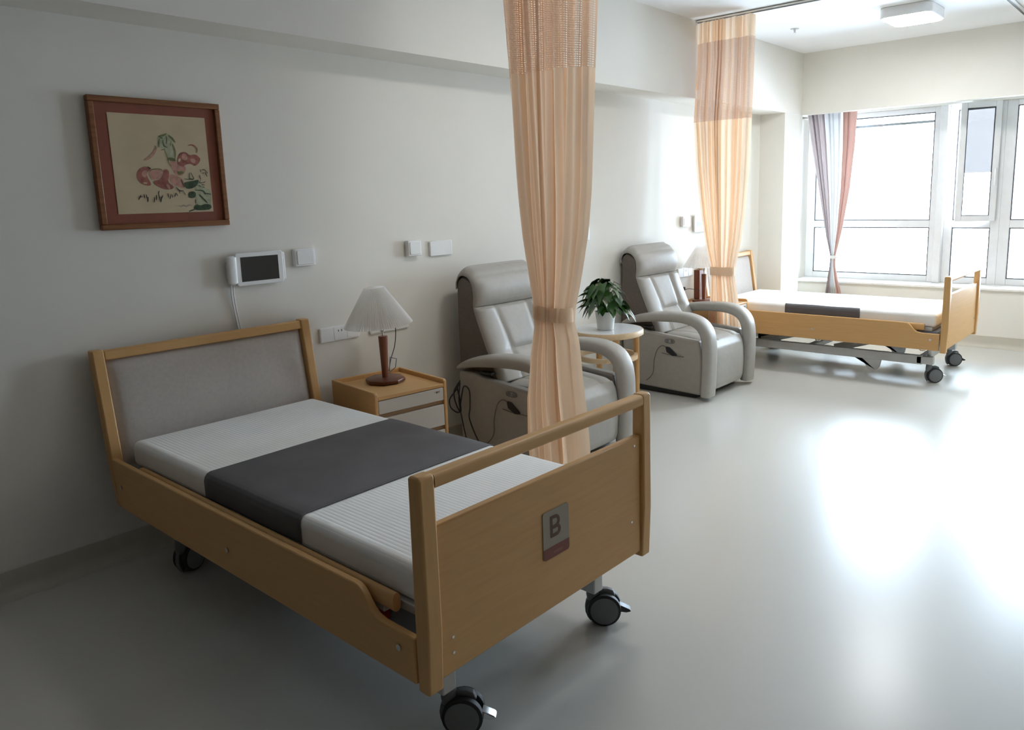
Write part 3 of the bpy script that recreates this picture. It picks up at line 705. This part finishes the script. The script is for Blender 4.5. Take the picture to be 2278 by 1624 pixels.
pc.build('power_cord', M_BLACK, rec1)

# ---------------------------------------------------------------- round table with plant
TC = (0.40, 4.19)
t = thing('round_table', 'round side table with a white top and beech legs between the two recliners', 'side table', (TC[0], TC[1], 0))
MB().lathe([(0.235, 0.601), (0.238, 0.6005), (0.238, 0.598)], n=64).build('tabletop', M_TABTOP, t)
MB().lathe([(0.20, 0.560), (0.243, 0.560), (0.250, 0.566), (0.250, 0.592), (0.244, 0.5995), (0.232, 0.5995)], n=64).build('table_edge', M_WPALE, t)
for k in range(4):
    a = R(52 + 90 * k); x, y = 0.208 * math.cos(a), 0.208 * math.sin(a)
    MB().sweep([(x * 1.04, y * 1.04, 0.0), (x, y, 0.561)], 0, 16, up=(-math.sin(a), math.cos(a), 0), flat=[(0.017, 0.014), (0.024, 0.019)], expo=0.6).build('leg', M_WZ, t)
MB().lathe([(0.185, 0.395), (0.21, 0.395), (0.21, 0.425), (0.185, 0.425), (0.185, 0.395)], n=48, cap=False).build('stretcher_ring', M_WPALE, t)

def leaf(mb, base, d, L, wd, droop, mi=0, twist=0.0):
    d = Vector(d).normalized(); side = d.cross(Vector((0, 0, 1)))
    if side.length < 0.1: side = Vector((1, 0, 0))
    side.normalize(); q = Quaternion(d, twist); side = q @ side; nrm = side.cross(d)
    nu, nv = 7, 4; base = Vector(base)
    def fn(u, v):
        s = 2 * v - 1
        w = wd * math.sin(PI * min(1, (u * 0.94 + 0.06)) ** 0.62) ** 0.8 * (1 - 0.2 * u)
        back = -0.12 * L * abs(s) ** 1.5 * (1 - u) ** 3
        p = base + d * (L * u + back) + side * (w * s) + nrm * (0.22 * w * abs(s) ** 1.3) - Vector((0, 0, 1)) * (droop * L * u * u) 
        return tuple(p)
    mb.grid(fn, nu, nv, mi)
p = thing('potted_plant', 'leafy green plant in a white pot on the round table', 'plant', (TC[0] + 0.01, TC[1] - 0.03, 0.601))
MB().lathe([(0.052, 0.0), (0.056, 0.003), (0.062, 0.06), (0.069, 0.115), (0.071, 0.125), (0.066, 0.125), (0.060, 0.10), (0.02, 0.095)], n=32).build('pot', M_POT, p)
MB().lathe([(0.061, 0.100), (0.061, 0.110), (0.02, 0.114)], n=24).build('soil', M_SOIL, p)
fo = MB(); st = MB(); rnd = random.Random(11)
NL = 96
for i in range(NL):
    ph = rnd.uniform(0, 2 * PI); el = rnd.uniform(-0.25, 1.45) if i < NL * 0.8 else rnd.uniform(-0.5, 0.2)
    rad = 0.145 + rnd.uniform(-0.035, 0.02)
    c = Vector((0, 0, 0.185))
    tip = c + Vector((math.cos(ph) * math.cos(el) * rad * 0.98, math.sin(ph) * math.cos(el) * rad * 0.98, math.sin(el) * rad * 1.0))
    if tip.z < 0.055: tip.z = 0.06 + rnd.uniform(0, 0.03)
    out = Vector((math.cos(ph), math.sin(ph), 0.25 * math.sin(el))).normalized()
    L = rnd.uniform(0.066, 0.094)
    dz = -rnd.uniform(0.25, 1.3) if el < 0.7 else (-rnd.uniform(-0.25, 0.7) if el < 1.15 else rnd.uniform(-0.3, 0.8))
    d = Vector((out.x, out.y, dz)).normalized(); b0 = tip - d * L * 0.6
    leaf(fo, b0, tuple(d), L, rnd.uniform(0.025, 0.036), rnd.uniform(0.1, 0.45), 1 if rnd.random() < 0.05 else 0, rnd.uniform(-0.5, 0.5))
    rt_ = Vector((rnd.uniform(-.03, .03), rnd.uniform(-.03, .03), 0.108))
    mid = (rt_ + b0) / 2 + Vector((0, 0, 0.03))
    st.sweep([tuple(rt_), tuple(mid), tuple(b0)], 0.0016, 5)
for (dx, dy, z, L) in ((-0.13, -0.10, 0.20, 0.085), (-0.12, -0.11, 0.245, 0.075), (-0.13, -0.10, 0.165, 0.08), (-0.09, -0.07, 0.28, 0.07), (0.13, 0.10, 0.15, 0.09), (0.145, 0.11, 0.12, 0.08)):
    o_ = Vector((dx, dy, 0)).normalized()
    leaf(fo, (dx * 0.72, dy * 0.72, z), (o_.x, o_.y, 0.1), L, 0.02, 0.4 if dx < 0 else 1.1, 1 if z == 0.12 else 0, 0.6)
    st.sweep([(dx * 0.1, dy * 0.1, 0.12), (dx * 0.4, dy * 0.4, z - 0.01), (dx * 0.74, dy * 0.74, z)], 0.0016, 5)
st.sweep(smooth_path([(0.05, 0.04, 0.16), (0.11, 0.085, 0.145), (0.125, 0.09, 0.10), (0.135, 0.10, 0.055)]), 0.0015, 5)
fo.build('foliage', [M_LEAF, M_LEAFW], p); st.build('stems', M_STEM, p)

# ---------------------------------------------------------------- curtains
def interp(tab, z):
    if z >= tab[0][0]: return tab[0][1]
    for (z0, a), (z1, b) in zip(tab, tab[1:]):
        if z >= z1: return b + (a - b) * (z - z1) / (z0 - z1)
    return tab[-1][1]
def curtain_sheet(L, Rr, yc, zt, zb, folds, amp, seed, nz=90, dens=22, thick=0.05, wrap=0.55, hem=0.01):
    rnd = random.Random(seed)
    ph = [rnd.uniform(0, 6.28) for _ in range(8)]; fa = [rnd.uniform(0.65, 1.35) for _ in range(folds * 3 + 4)]
    off = [rnd.uniform(-0.25, 0.25) for _ in range(folds + 2)]
    nu = folds * dens
    wts = [rnd.uniform(0.55, 1.5) for _ in range(folds)]; tot = sum(wts); cum = [0]
    for w_ in wts: cum.append(cum[-1] + w_ / tot)
    dz_ = [rnd.uniform(-0.5, 0.5) for _ in range(folds)]
    def P(u, z):
        l, r = interp(L, z), interp(Rr, z); w = r - l
        k = min(int(u * folds), folds - 1); f = u * folds - k
        uu = cum[k] + (cum[k + 1] - cum[k]) * f
        s = 2 * uu - 1
        A = amp * fa[k] * (1 + 0.25 * math.sin(1.3 * z + ph[2] + k * 1.9)) * min(1.1, 0.40 + 1.25 * w)
        g = abs(math.sin(PI * f)) ** 0.55            # broad ridge, narrow groove
        lean = 0.22 * (w / folds) * math.sin(2 * PI * f) * (1 if dz_[k] > 0 else -1) * (0.6 + 0.4 * math.sin(z * 1.1 + k))
        x = (l + r) / 2 + s * w / 2 + lean
        bulge = -thick * 1.1 * math.sqrt(max(0, 1 - s * s))
        y = yc + bulge - A * g * 2.0 + 0.25 * A * math.sin(2 * PI * f * 2 + ph[4] + z) + 0.006 * math.sin(2.2 * z + ph[6] + 4 * u)
        return (min(max(x, l), r), y, z)
    return P, nu
def build_curtain(name, label, L, Rr, yc, zt, zb, bands, folds, amp, seed, tie, parent_loc=None, thick=0.05, cat='curtain', stripes=None, tiem=None, tie_tilt=0.0, tslant=0.0):
    t = thing(name, label, cat)
    P, nu = curtain_sheet(L, Rr, yc, zt, zb, folds, amp, seed, thick=thick)
    for (nm, z1, z0, mt) in bands:
        nz = max(6, int((z1 - z0) / 0.035)); mb = MB()
        def fn(u, v, z1=z1, z0=z0):
            z = z1 + (z0 - z1) * v
            if z0 == zb: z += (v ** 6) * (0.035 * math.sin(5 * u + seed) + 0.02 * u)
            return P(u, z)
        mb.grid(fn, nu, nz, 0, uvf=lambda u, v, z1=z1, z0=z0: (u * 2.2, (z1 + (z0 - z1) * v)))
        if isinstance(mt, list):
            n = nz
            for fi in range(len(mb.f)):
                u = (fi // nz) / nu
                mb.mi[fi] = next(i for i, (lim, _) in enumerate(stripes) if u <= lim)
        mb.build(nm, mt, t, recalc=False)
    if tie:
        za, zb_ = tie; m_ = MB(); n = 40; vs = []
        for k in range(n):
            a = 2 * PI * k / n; rows = []
            for z in (za, (za + zb_) / 2, zb_):
                l, r = interp(L, (za + zb_) / 2) - 0.006, interp(Rr, (za + zb_) / 2) + 0.006
                c, s = math.cos(a), math.sin(a)
                c2 = math.copysign(abs(c) ** 0.8, c); s2 = math.copysign(abs(s) ** 0.8, s)
                x = (l + r) / 2 + c2 * (r - l) / 2
                vs.append((x, yc - (thick * 1.1 + amp * 1.3) / 2 + s2 * ((thick * 1.1 + amp * 1.3) / 2 + 0.014), z + tie_tilt * c2 + tslant * s2))
        fs = []
        for k in range(n):
            k2 = (k + 1) % n
            for j in (0, 1): fs.append((k * 3 + j, k2 * 3 + j, k2 * 3 + j + 1, k * 3 + j + 1))
        m_.add(vs, fs); m_.build('tieback', tiem or M_TIEP, t)
    return t
# (z, x) outlines
c1L = [(2.84, 0.80), (2.42, 0.846), (2.22, 0.859), (2.05, 0.872), (1.80, 0.89), (1.54, 0.908), (1.32, 0.935), (1.13, 0.974), (0.973, 1.006), (0.90, 1.004), (0.743, 0.959), (0.506, 0.925), (0.315, 0.924), (0.18, 0.935)]
c1R = [(2.84, 1.40), (2.33, 1.361), (2.15, 1.348), (1.96, 1.336), (1.77, 1.325), (1.53, 1.312), (1.33, 1.290), (1.14, 1.251), (0.966, 1.209), (0.905, 1.202), (0.816, 1.230), (0.62, 1.252), (0.447, 1.275), (0.29, 1.288), (0.18, 1.290)]
cur1 = build_curtain('cubicle_curtain', 'peach cubicle curtain tied back, hanging in front of the nearer recliner', c1L, c1R, 2.832, 2.822, 0.19,
    [('header_band', 2.822, 2.68, M_CURT), ('mesh_panel', 2.68, 2.055, M_MESH), ('drape', 2.055, 0.19, M_CURT)], 11, 0.034, 3, (0.985, 0.915), tie_tilt=-0.006, thick=0.055)
c2L = [(2.85, 0.205), (2.495, 0.219), (2.07, 0.243), (1.68, 0.270), (1.317, 0.315), (1.06, 0.363), (0.896, 0.405), (0.833, 0.406), (0.654, 0.404), (0.456, 0.386), (0.2, 0.36)]
c2R = [(2.80, 0.739), (2.43, 0.729), (2.05, 0.718), (1.66, 0.704), (1.349, 0.683), (1.10, 0.649), (0.914, 0.610), (0.841, 0.603), (0.632, 0.638), (0.479, 0.660), (0.2, 0.70)]
c2L = [(z, max(x, 0.27) if z > 2.24 else x) for z, x in c2L]
cur2 = build_curtain('cubicle_curtain', 'peach cubicle curtain with a sheer upper band coloured deeper for light through its layers, hanging beside the far recliner', c2L, c2R, 5.675, 2.815, 0.19,
    [('header_band', 2.815, 2.66, M_CURT), ('mesh_panel', 2.66, 2.06, M_SHEER), ('drape', 2.06, 0.19, M_CURT)], 12, 0.020, 9, (0.905, 0.838), thick=0.035)
c3L = [(2.30, 0.262), (2.25, 0.265), (2.06, 0.299), (1.74, 0.356), (1.33, 0.431), (1.01, 0.489), (0.83, 0.533), (0.73, 0.530), (0.45, 0.495), (0.04, 0.47)]
c3R = [(2.30, 0.745), (2.24, 0.742), (1.94, 0.733), (1.50, 0.698), (1.10, 0.642), (0.833, 0.588), (0.731, 0.587), (0.593, 0.615), (0.455, 0.653), (0.04, 0.68)]
cur3 = build_curtain('window_curtain', 'grey and rust striped curtain tied back at the left of the window', c3L, c3R, 7.955, 2.30, 0.02,
    [('drape', 2.30, 0.02, [M_MAUVE, M_LGREY, M_CREAMS, M_RUST])], 9, 0.015, 5, None, stripes=[(0.36, 0), (0.70, 0), (0.76, 0), (1.01, 0)], thick=0.02)
MB().lathe([(0.034, -0.016), (0.037, 0.0), (0.034, 0.016)], (0.560, 7.94, 0.815), 24).sweep([(0.585, 7.93, 0.812), (0.605, 7.93, 0.815), (0.612, 7.935, 0.80)], 0.011, 8).build('tieback', M_TIEW, cur3)

# ---------------------------------------------------------------- things on the left wall
# picture
t = thing('picture', 'square framed flower painting with calligraphy on a red-brown mat', 'picture', (0, 0, 0))
PT = R(0)
fr = MB(); y0, y1, z0, z1, fwid = 1.208, 1.756, 1.411, 1.951, 0.024
for (a, b, c_, d_) in ((y0, y1, z1 - fwid, z1), (y0, y1, z0, z0 + fwid), (y0, y0 + fwid, z0 + fwid, z1 - fwid), (y1 - fwid, y1, z0 + fwid, z1 - fwid)):
    fr.box(0.002, 0.032, a, b, c_, d_)
fr.build('frame', M_FRAMEW, t, bevel=0.004)
MB().box(0.004, 0.020, y0 + 0.01, y1 - 0.01, z0 + 0.01, z1 - 0.01).build('mat_board', M_MATB, t, smooth=False)
pp = MB().box(0.0205, 0.0215, 1.281, 1.687, 1.475, 1.887).build('painting', M_PAPER, t, smooth=False)
#PAINT#
PAINT_POLYS = [(3, [(1.469, 1.797), (1.491, 1.806), (1.512, 1.814), (1.532, 1.805), (1.547, 1.777), (1.533, 1.769), (1.537, 1.736), (1.537, 1.71), (1.511, 1.704), (1.502, 1.725), (1.497, 1.745), (1.477, 1.752), (1.471, 1.77)]), (1, [(1.51, 1.699), (1.536, 1.699), (1.548, 1.684), (1.587, 1.674), (1.566, 1.632), (1.529, 1.637), (1.521, 1.658)]), (1, [(1.504, 1.642), (1.535, 1.637), (1.567, 1.616), (1.568, 1.579), (1.537, 1.585), (1.505, 1.606)]), (3, [(1.608, 1.616), (1.635, 1.616), (1.659, 1.576), (1.687, 1.573), (1.676, 1.475), (1.649, 1.487), (1.608, 1.512), (1.611, 1.565)]), (0, [(1.369, 1.636), (1.377, 1.656), (1.395, 1.669), (1.415, 1.672), (1.431, 1.663), (1.426, 1.657), (1.415, 1.649), (1.411, 1.631), (1.421, 1.611), (1.427, 1.593), (1.406, 1.591), (1.383, 1.601), (1.372, 1.616)]), (1, [(1.393, 1.651), (1.414, 1.659), (1.415, 1.642), (1.405, 1.624), (1.391, 1.631)]), (6, [(1.392, 1.606), (1.412, 1.605), (1.407, 1.599), (1.394, 1.6)]), (1, [(1.418, 1.649), (1.439, 1.661), (1.467, 1.662), (1.48, 1.657), (1.477, 1.637), (1.46, 1.619), (1.434, 1.614), (1.425, 1.624)]), (0, [(1.485, 1.663), (1.506, 1.658), (1.505, 1.632), (1.495, 1.608), (1.524, 1.585), (1.507, 1.574), (1.471, 1.577), (1.437, 1.598), (1.434, 1.611), (1.462, 1.616), (1.48, 1.637)]), (1, [(1.487, 1.598), (1.499, 1.598), (1.506, 1.577), (1.494, 1.576)]), (0, [(1.548, 1.71), (1.561, 1.731), (1.58, 1.738), (1.593, 1.732), (1.603, 1.722), (1.628, 1.728), (1.641, 1.72), (1.652, 1.707), (1.64, 1.688), (1.622, 1.675), (1.609, 1.685), (1.588, 1.685), (1.571, 1.674), (1.552, 1.679), (1.544, 1.694)]), (1, [(1.57, 1.729), (1.589, 1.729), (1.595, 1.706), (1.578, 1.698), (1.566, 1.71)]), (1, [(1.601, 1.709), (1.631, 1.707), (1.623, 1.685), (1.605, 1.693)]), (6, [(1.55, 1.705), (1.561, 1.71), (1.563, 1.7), (1.551, 1.689)]), (4, [(1.509, 1.712), (1.527, 1.71), (1.54, 1.707), (1.541, 1.694), (1.525, 1.697), (1.51, 1.699)]), (2, [(1.566, 1.606), (1.607, 1.611), (1.635, 1.619), (1.628, 1.597), (1.604, 1.579), (1.576, 1.576), (1.567, 1.59)]), (2, [(1.583, 1.566), (1.616, 1.565), (1.61, 1.536), (1.577, 1.537)]), (2, [(1.608, 1.512), (1.629, 1.501), (1.652, 1.511), (1.68, 1.505), (1.678, 1.486), (1.638, 1.481), (1.594, 1.485)]), (4, [(1.539, 1.653), (1.568, 1.653), (1.57, 1.645), (1.548, 1.636)])]
PAINT_STROKES = [(0, [(1.6, 1.764), (1.616, 1.768), (1.631, 1.762), (1.639, 1.749), (1.635, 1.733)], .0027), (1, [(1.461, 1.759), (1.46, 1.746), (1.446, 1.723), (1.424, 1.705), (1.406, 1.697)], .0049), (4, [(1.455, 1.76), (1.461, 1.752), (1.458, 1.741)], .0012), (4, [(1.481, 1.79), (1.476, 1.772), (1.473, 1.752)], .0022), (2, [(1.494, 1.786), (1.497, 1.76), (1.511, 1.753)], .0017), (2, [(1.508, 1.804), (1.51, 1.786), (1.507, 1.768)], .0017), (4, [(1.521, 1.805), (1.536, 1.792), (1.546, 1.775)], .0029), (4, [(1.533, 1.769), (1.541, 1.741), (1.538, 1.705)], .0027), (4, [(1.496, 1.74), (1.504, 1.717), (1.509, 1.689), (1.517, 1.671)], .0017), (4, [(1.475, 1.798), (1.495, 1.802), (1.512, 1.812)], .0034), (2, [(1.484, 1.794), (1.494, 1.792)], .0022), (4, [(1.481, 1.742), (1.497, 1.745)], .0017), (4, [(1.529, 1.782), (1.522, 1.761)], .0015), (0, [(1.555, 1.679), (1.573, 1.673)], .0020), (2, [(1.595, 1.648), (1.592, 1.624), (1.611, 1.621), (1.6, 1.648)], .0020), (2, [(1.567, 1.62), (1.608, 1.617)], .0015), (2, [(1.628, 1.552), (1.643, 1.535), (1.663, 1.513)], .0029), (2, [(1.654, 1.557), (1.683, 1.552)], .0024), (2, [(1.574, 1.478), (1.605, 1.488)], .0024), (2, [(1.61, 1.531), (1.608, 1.512)], .0020), (4, [(1.42, 1.649), (1.439, 1.66), (1.47, 1.661), (1.48, 1.651)], .0017), (5, [(1.418, 1.671), (1.431, 1.663)], .0015), (2, [(1.554, 1.619), (1.566, 1.584)], .0020), (2, [(1.611, 1.571), (1.647, 1.568), (1.656, 1.551)], .0022), (5, [(1.379, 1.553), (1.366, 1.533)], .0020), (5, [(1.371, 1.544), (1.384, 1.546)], .0015), (5, [(1.391, 1.556), (1.392, 1.539)], .0017), (5, [(1.4, 1.555), (1.401, 1.538)], .0017), (5, [(1.406, 1.545), (1.403, 1.523)], .0022), (5, [(1.433, 1.543), (1.429, 1.521)], .0020), (5, [(1.442, 1.552), (1.439, 1.53)], .0022), (5, [(1.455, 1.57), (1.451, 1.557), (1.455, 1.528)], .0020), (5, [(1.462, 1.544), (1.457, 1.521)], .0022), (5, [(1.469, 1.551), (1.461, 1.535)], .0017), (5, [(1.491, 1.558), (1.493, 1.541)], .0015), (5, [(1.505, 1.556), (1.497, 1.534)], .0017), (5, [(1.51, 1.553), (1.509, 1.54)], .0015), (5, [(1.524, 1.559), (1.518, 1.543)], .0017), (5, [(1.526, 1.56), (1.532, 1.547)], .0015), (5, [(1.529, 1.585), (1.543, 1.57), (1.559, 1.569)], .0020), (5, [(1.557, 1.569), (1.567, 1.55)], .0012), (5, [(1.541, 1.571), (1.543, 1.557)], .0012), (5, [(1.643, 1.662), (1.646, 1.65)], .0012), (5, [(1.651, 1.658), (1.662, 1.661), (1.677, 1.644)], .0015), (5, [(1.664, 1.65), (1.673, 1.63)], .0015), (5, [(1.651, 1.644), (1.661, 1.648)], .0012), (5, [(1.637, 1.637), (1.642, 1.617)], .0017), (5, [(1.641, 1.616), (1.634, 1.603), (1.651, 1.605)], .0012), (5, [(1.63, 1.593), (1.64, 1.585)], .0015), (5, [(1.644, 1.597), (1.658, 1.592)], .0012), (5, [(1.662, 1.609), (1.651, 1.602)], .0012), (5, [(1.644, 1.584), (1.657, 1.583)], .0012), (7, [(1.534, 1.506), (1.541, 1.5), (1.553, 1.507), (1.565, 1.5), (1.58, 1.507), (1.593, 1.502)], .0015)]
bw = MB(); lx = 0.0218
for k, (mi, ps) in enumerate(PAINT_POLYS):
    x = lx + 0.00006 * k
    # soften the outline by cutting the corners twice
    for _ in range(2):
        q = []
        for i in range(len(ps)):
            a, b = ps[i], ps[(i + 1) % len(ps)]
            q += [(a[0] * .75 + b[0] * .25, a[1] * .75 + b[1] * .25), (a[0] * .25 + b[0] * .75, a[1] * .25 + b[1] * .75)]
        ps = q
    cxp = sum(p_[0] for p_ in ps) / len(ps); czp = sum(p_[1] for p_ in ps) / len(ps); n = len(ps)
    bw.add([(x, a, b) for a, b in ps], [tuple(range(n))], mi)
for k, (mi, ps, wd) in enumerate(PAINT_STROKES):
    x = lx + 0.0013 + 0.00001 * k; path = smooth_path([(x, a, b) for a, b in ps], 5); n = len(path); vs = []
    for i in range(n):
        a, b = Vector(path[max(i - 1, 0)]), Vector(path[min(i + 1, n - 1)]); d = (b - a).normalized(); nn = Vector((0, -d.z, d.y)) * wd * (0.35 + 0.65 * math.sin(PI * (i + 0.7) / (n + 0.4)))
        vs += [tuple(Vector(path[i]) + nn), tuple(Vector(path[i]) - nn)]
    bw.add(vs, [(2 * i, 2 * i + 1, 2 * i + 3, 2 * i + 2) for i in range(n - 1)], mi)
bw.build('brushwork', [M_PINK, M_PALEPINK, M_GREENI, M_PALEG, M_OLIVE, M_INK, M_PAPER, M_MAUVEI], pp, smooth=False, recalc=False)
#ENDPAINT#
# intercom tablets
def make_tablet(label, y, z, scr, mir=1):
    t = thing('intercom', label, 'intercom', (0, y, z))
    MB().box(0.0, 0.018, -0.112, 0.135, -0.066, 0.068).build('back_box', M_WHITE, t, bevel=0.006)
    b = MB().prism([(a - 0.008, b_) for a, b_ in rrect(0.122, 0.078, 0.012)], 0.016, 0.032, 'x').build('body', M_WHITE, t, bevel=0.003)
    MB().box(0.0315, 0.0326, -0.106, 0.088, -0.058, 0.058).build('screen', scr, b, smooth=False)
    hs = bpy.data.objects.new('handset', None); COL.objects.link(hs); hs.parent = t; hs.location = (0.0, -0.150 * mir, 0.0)
    MB().sweep([(0.028, 0, -0.066), (0.030, 0, -0.060), (0.030, 0, 0.0), (0.030, 0, 0.060), (0.028, 0, 0.066)], 0, 18, up=(0, 1, 0), flat=[(0.012, 0.006), (0.023, 0.012), (0.024, 0.012), (0.024, 0.012), (0.013, 0.006)], expo=0.8).build('handset_body', M_WHITE, hs, bevel=0)
    MB().box(0.0, 0.020, -0.016, 0.03, -0.04, 0.04).build('cradle', M_WHITE, hs, bevel=0.004)
    c = MB()
    for dd in (0.0, 0.012):
        c.sweep(smooth_path([(0.020, -0.006 + dd, -0.066), (0.012, -0.004 + dd, -0.12), (0.010, 0.004 + dd, -0.20), (0.010, 0.016 + dd, -0.29), (0.012, 0.020 + dd * 1.5, -0.36)]), 0.0035, 8)
    c.build('handset_cord', M_WHITE, hs)
    return t
tb1 = make_tablet('white intercom tablet with black screen and handset above the nearest bed', 1.893, 1.200, M_SCREEN)
tb2 = make_tablet('white intercom with a grey-blue screen beside the second peach curtain', 6.165, 1.238, M_SCREEN2, -1)
def plate(name, label, cat, y0, y1, z0, z1, th, detail=None):
    t = thing(name, label, cat, (0, (y0 + y1) / 2, (z0 + z1) / 2)); hy, hz = (y1 - y0) / 2, (z1 - z0) / 2
    b = MB().prism(rrect(hy, hz, 0.008), 0.0, th, 'x').build('cover_plate', M_WHITE, t, bevel=0.003)
    if detail == 'button':
        MB().prism(rrect(hy * 0.80, hz * 0.80, 0.008), th - 0.001, th + 0.004, 'x').build('button', M_WHITE, t, bevel=0.002)
    if detail == 'rocker':
        for k in (-1, 0, 1):
            MB().box(th - 0.001, th + 0.003, k * hy * 0.62 - hy * 0.27, k * hy * 0.62 + hy * 0.27, -hz * 0.7, hz * 0.7).build('rocker', M_WHITE, t, bevel=0.001)
    if detail == 'socket':
        for k in (-1, 0, 1):
            g = MB().box(th - 0.001, th + 0.0015, k * hy * 0.66 - hy * 0.30, k * hy * 0.66 + hy * 0.30, -hz * 0.84, hz * 0.84).build('outlet', M_WHITE, t, bevel=0.001)
            if k == 0:
                cyy = k * hy * 0.66
                for (dy, dz, w_, h_) in ((-0.010, 0.014, 0.0020, 0.010), (0.010, 0.014, 0.0020, 0.010)):
                    MB().box(th + 0.001, th + 0.0022, cyy + dy - w_, cyy + dy + w_, dz - h_ / 2, dz + h_ / 2).build('pin_hole', M_BLACK, g, smooth=False)
    return t
plate('call_button', 'square white wall box right of the intercom tablet', 'wall box', 2.078, 2.193, 1.189, 1.277, 0.026, 'button')
plate('call_button', 'square white wall box left of the wide blank plate near the first recliner', 'wall box', 2.795, 2.890, 1.188, 1.277, 0.034, 'button')
plate('cover_plate', 'wide white blank plate above the nearer recliner', 'wall plate', 2.973, 3.146, 1.174, 1.263, 0.014)
plate('call_button', 'white wall box right next to the nearest peach curtain', 'wall box', 4.40, 4.508, 1.179, 1.279, 0.024, 'button')
plate('call_button', 'white wall box left of the intercom by the second curtain', 'wall box', 5.83, 5.955, 1.217, 1.307, 0.032, 'button')
plate('wall_socket', 'triple white wall socket between the bed headboard and the lamp', 'wall socket', 2.194, 2.441, 0.777, 0.856, 0.011, 'socket')
plate('wall_socket', 'white wall socket behind the pleated lamp shade', 'wall socket', 2.511, 2.784, 0.777, 0.855, 0.011, 'socket')
plate('wall_socket', 'white wall socket above the cabinet behind the far recliner', 'wall socket', 5.78, 6.04, 0.777, 0.857, 0.014, 'socket')
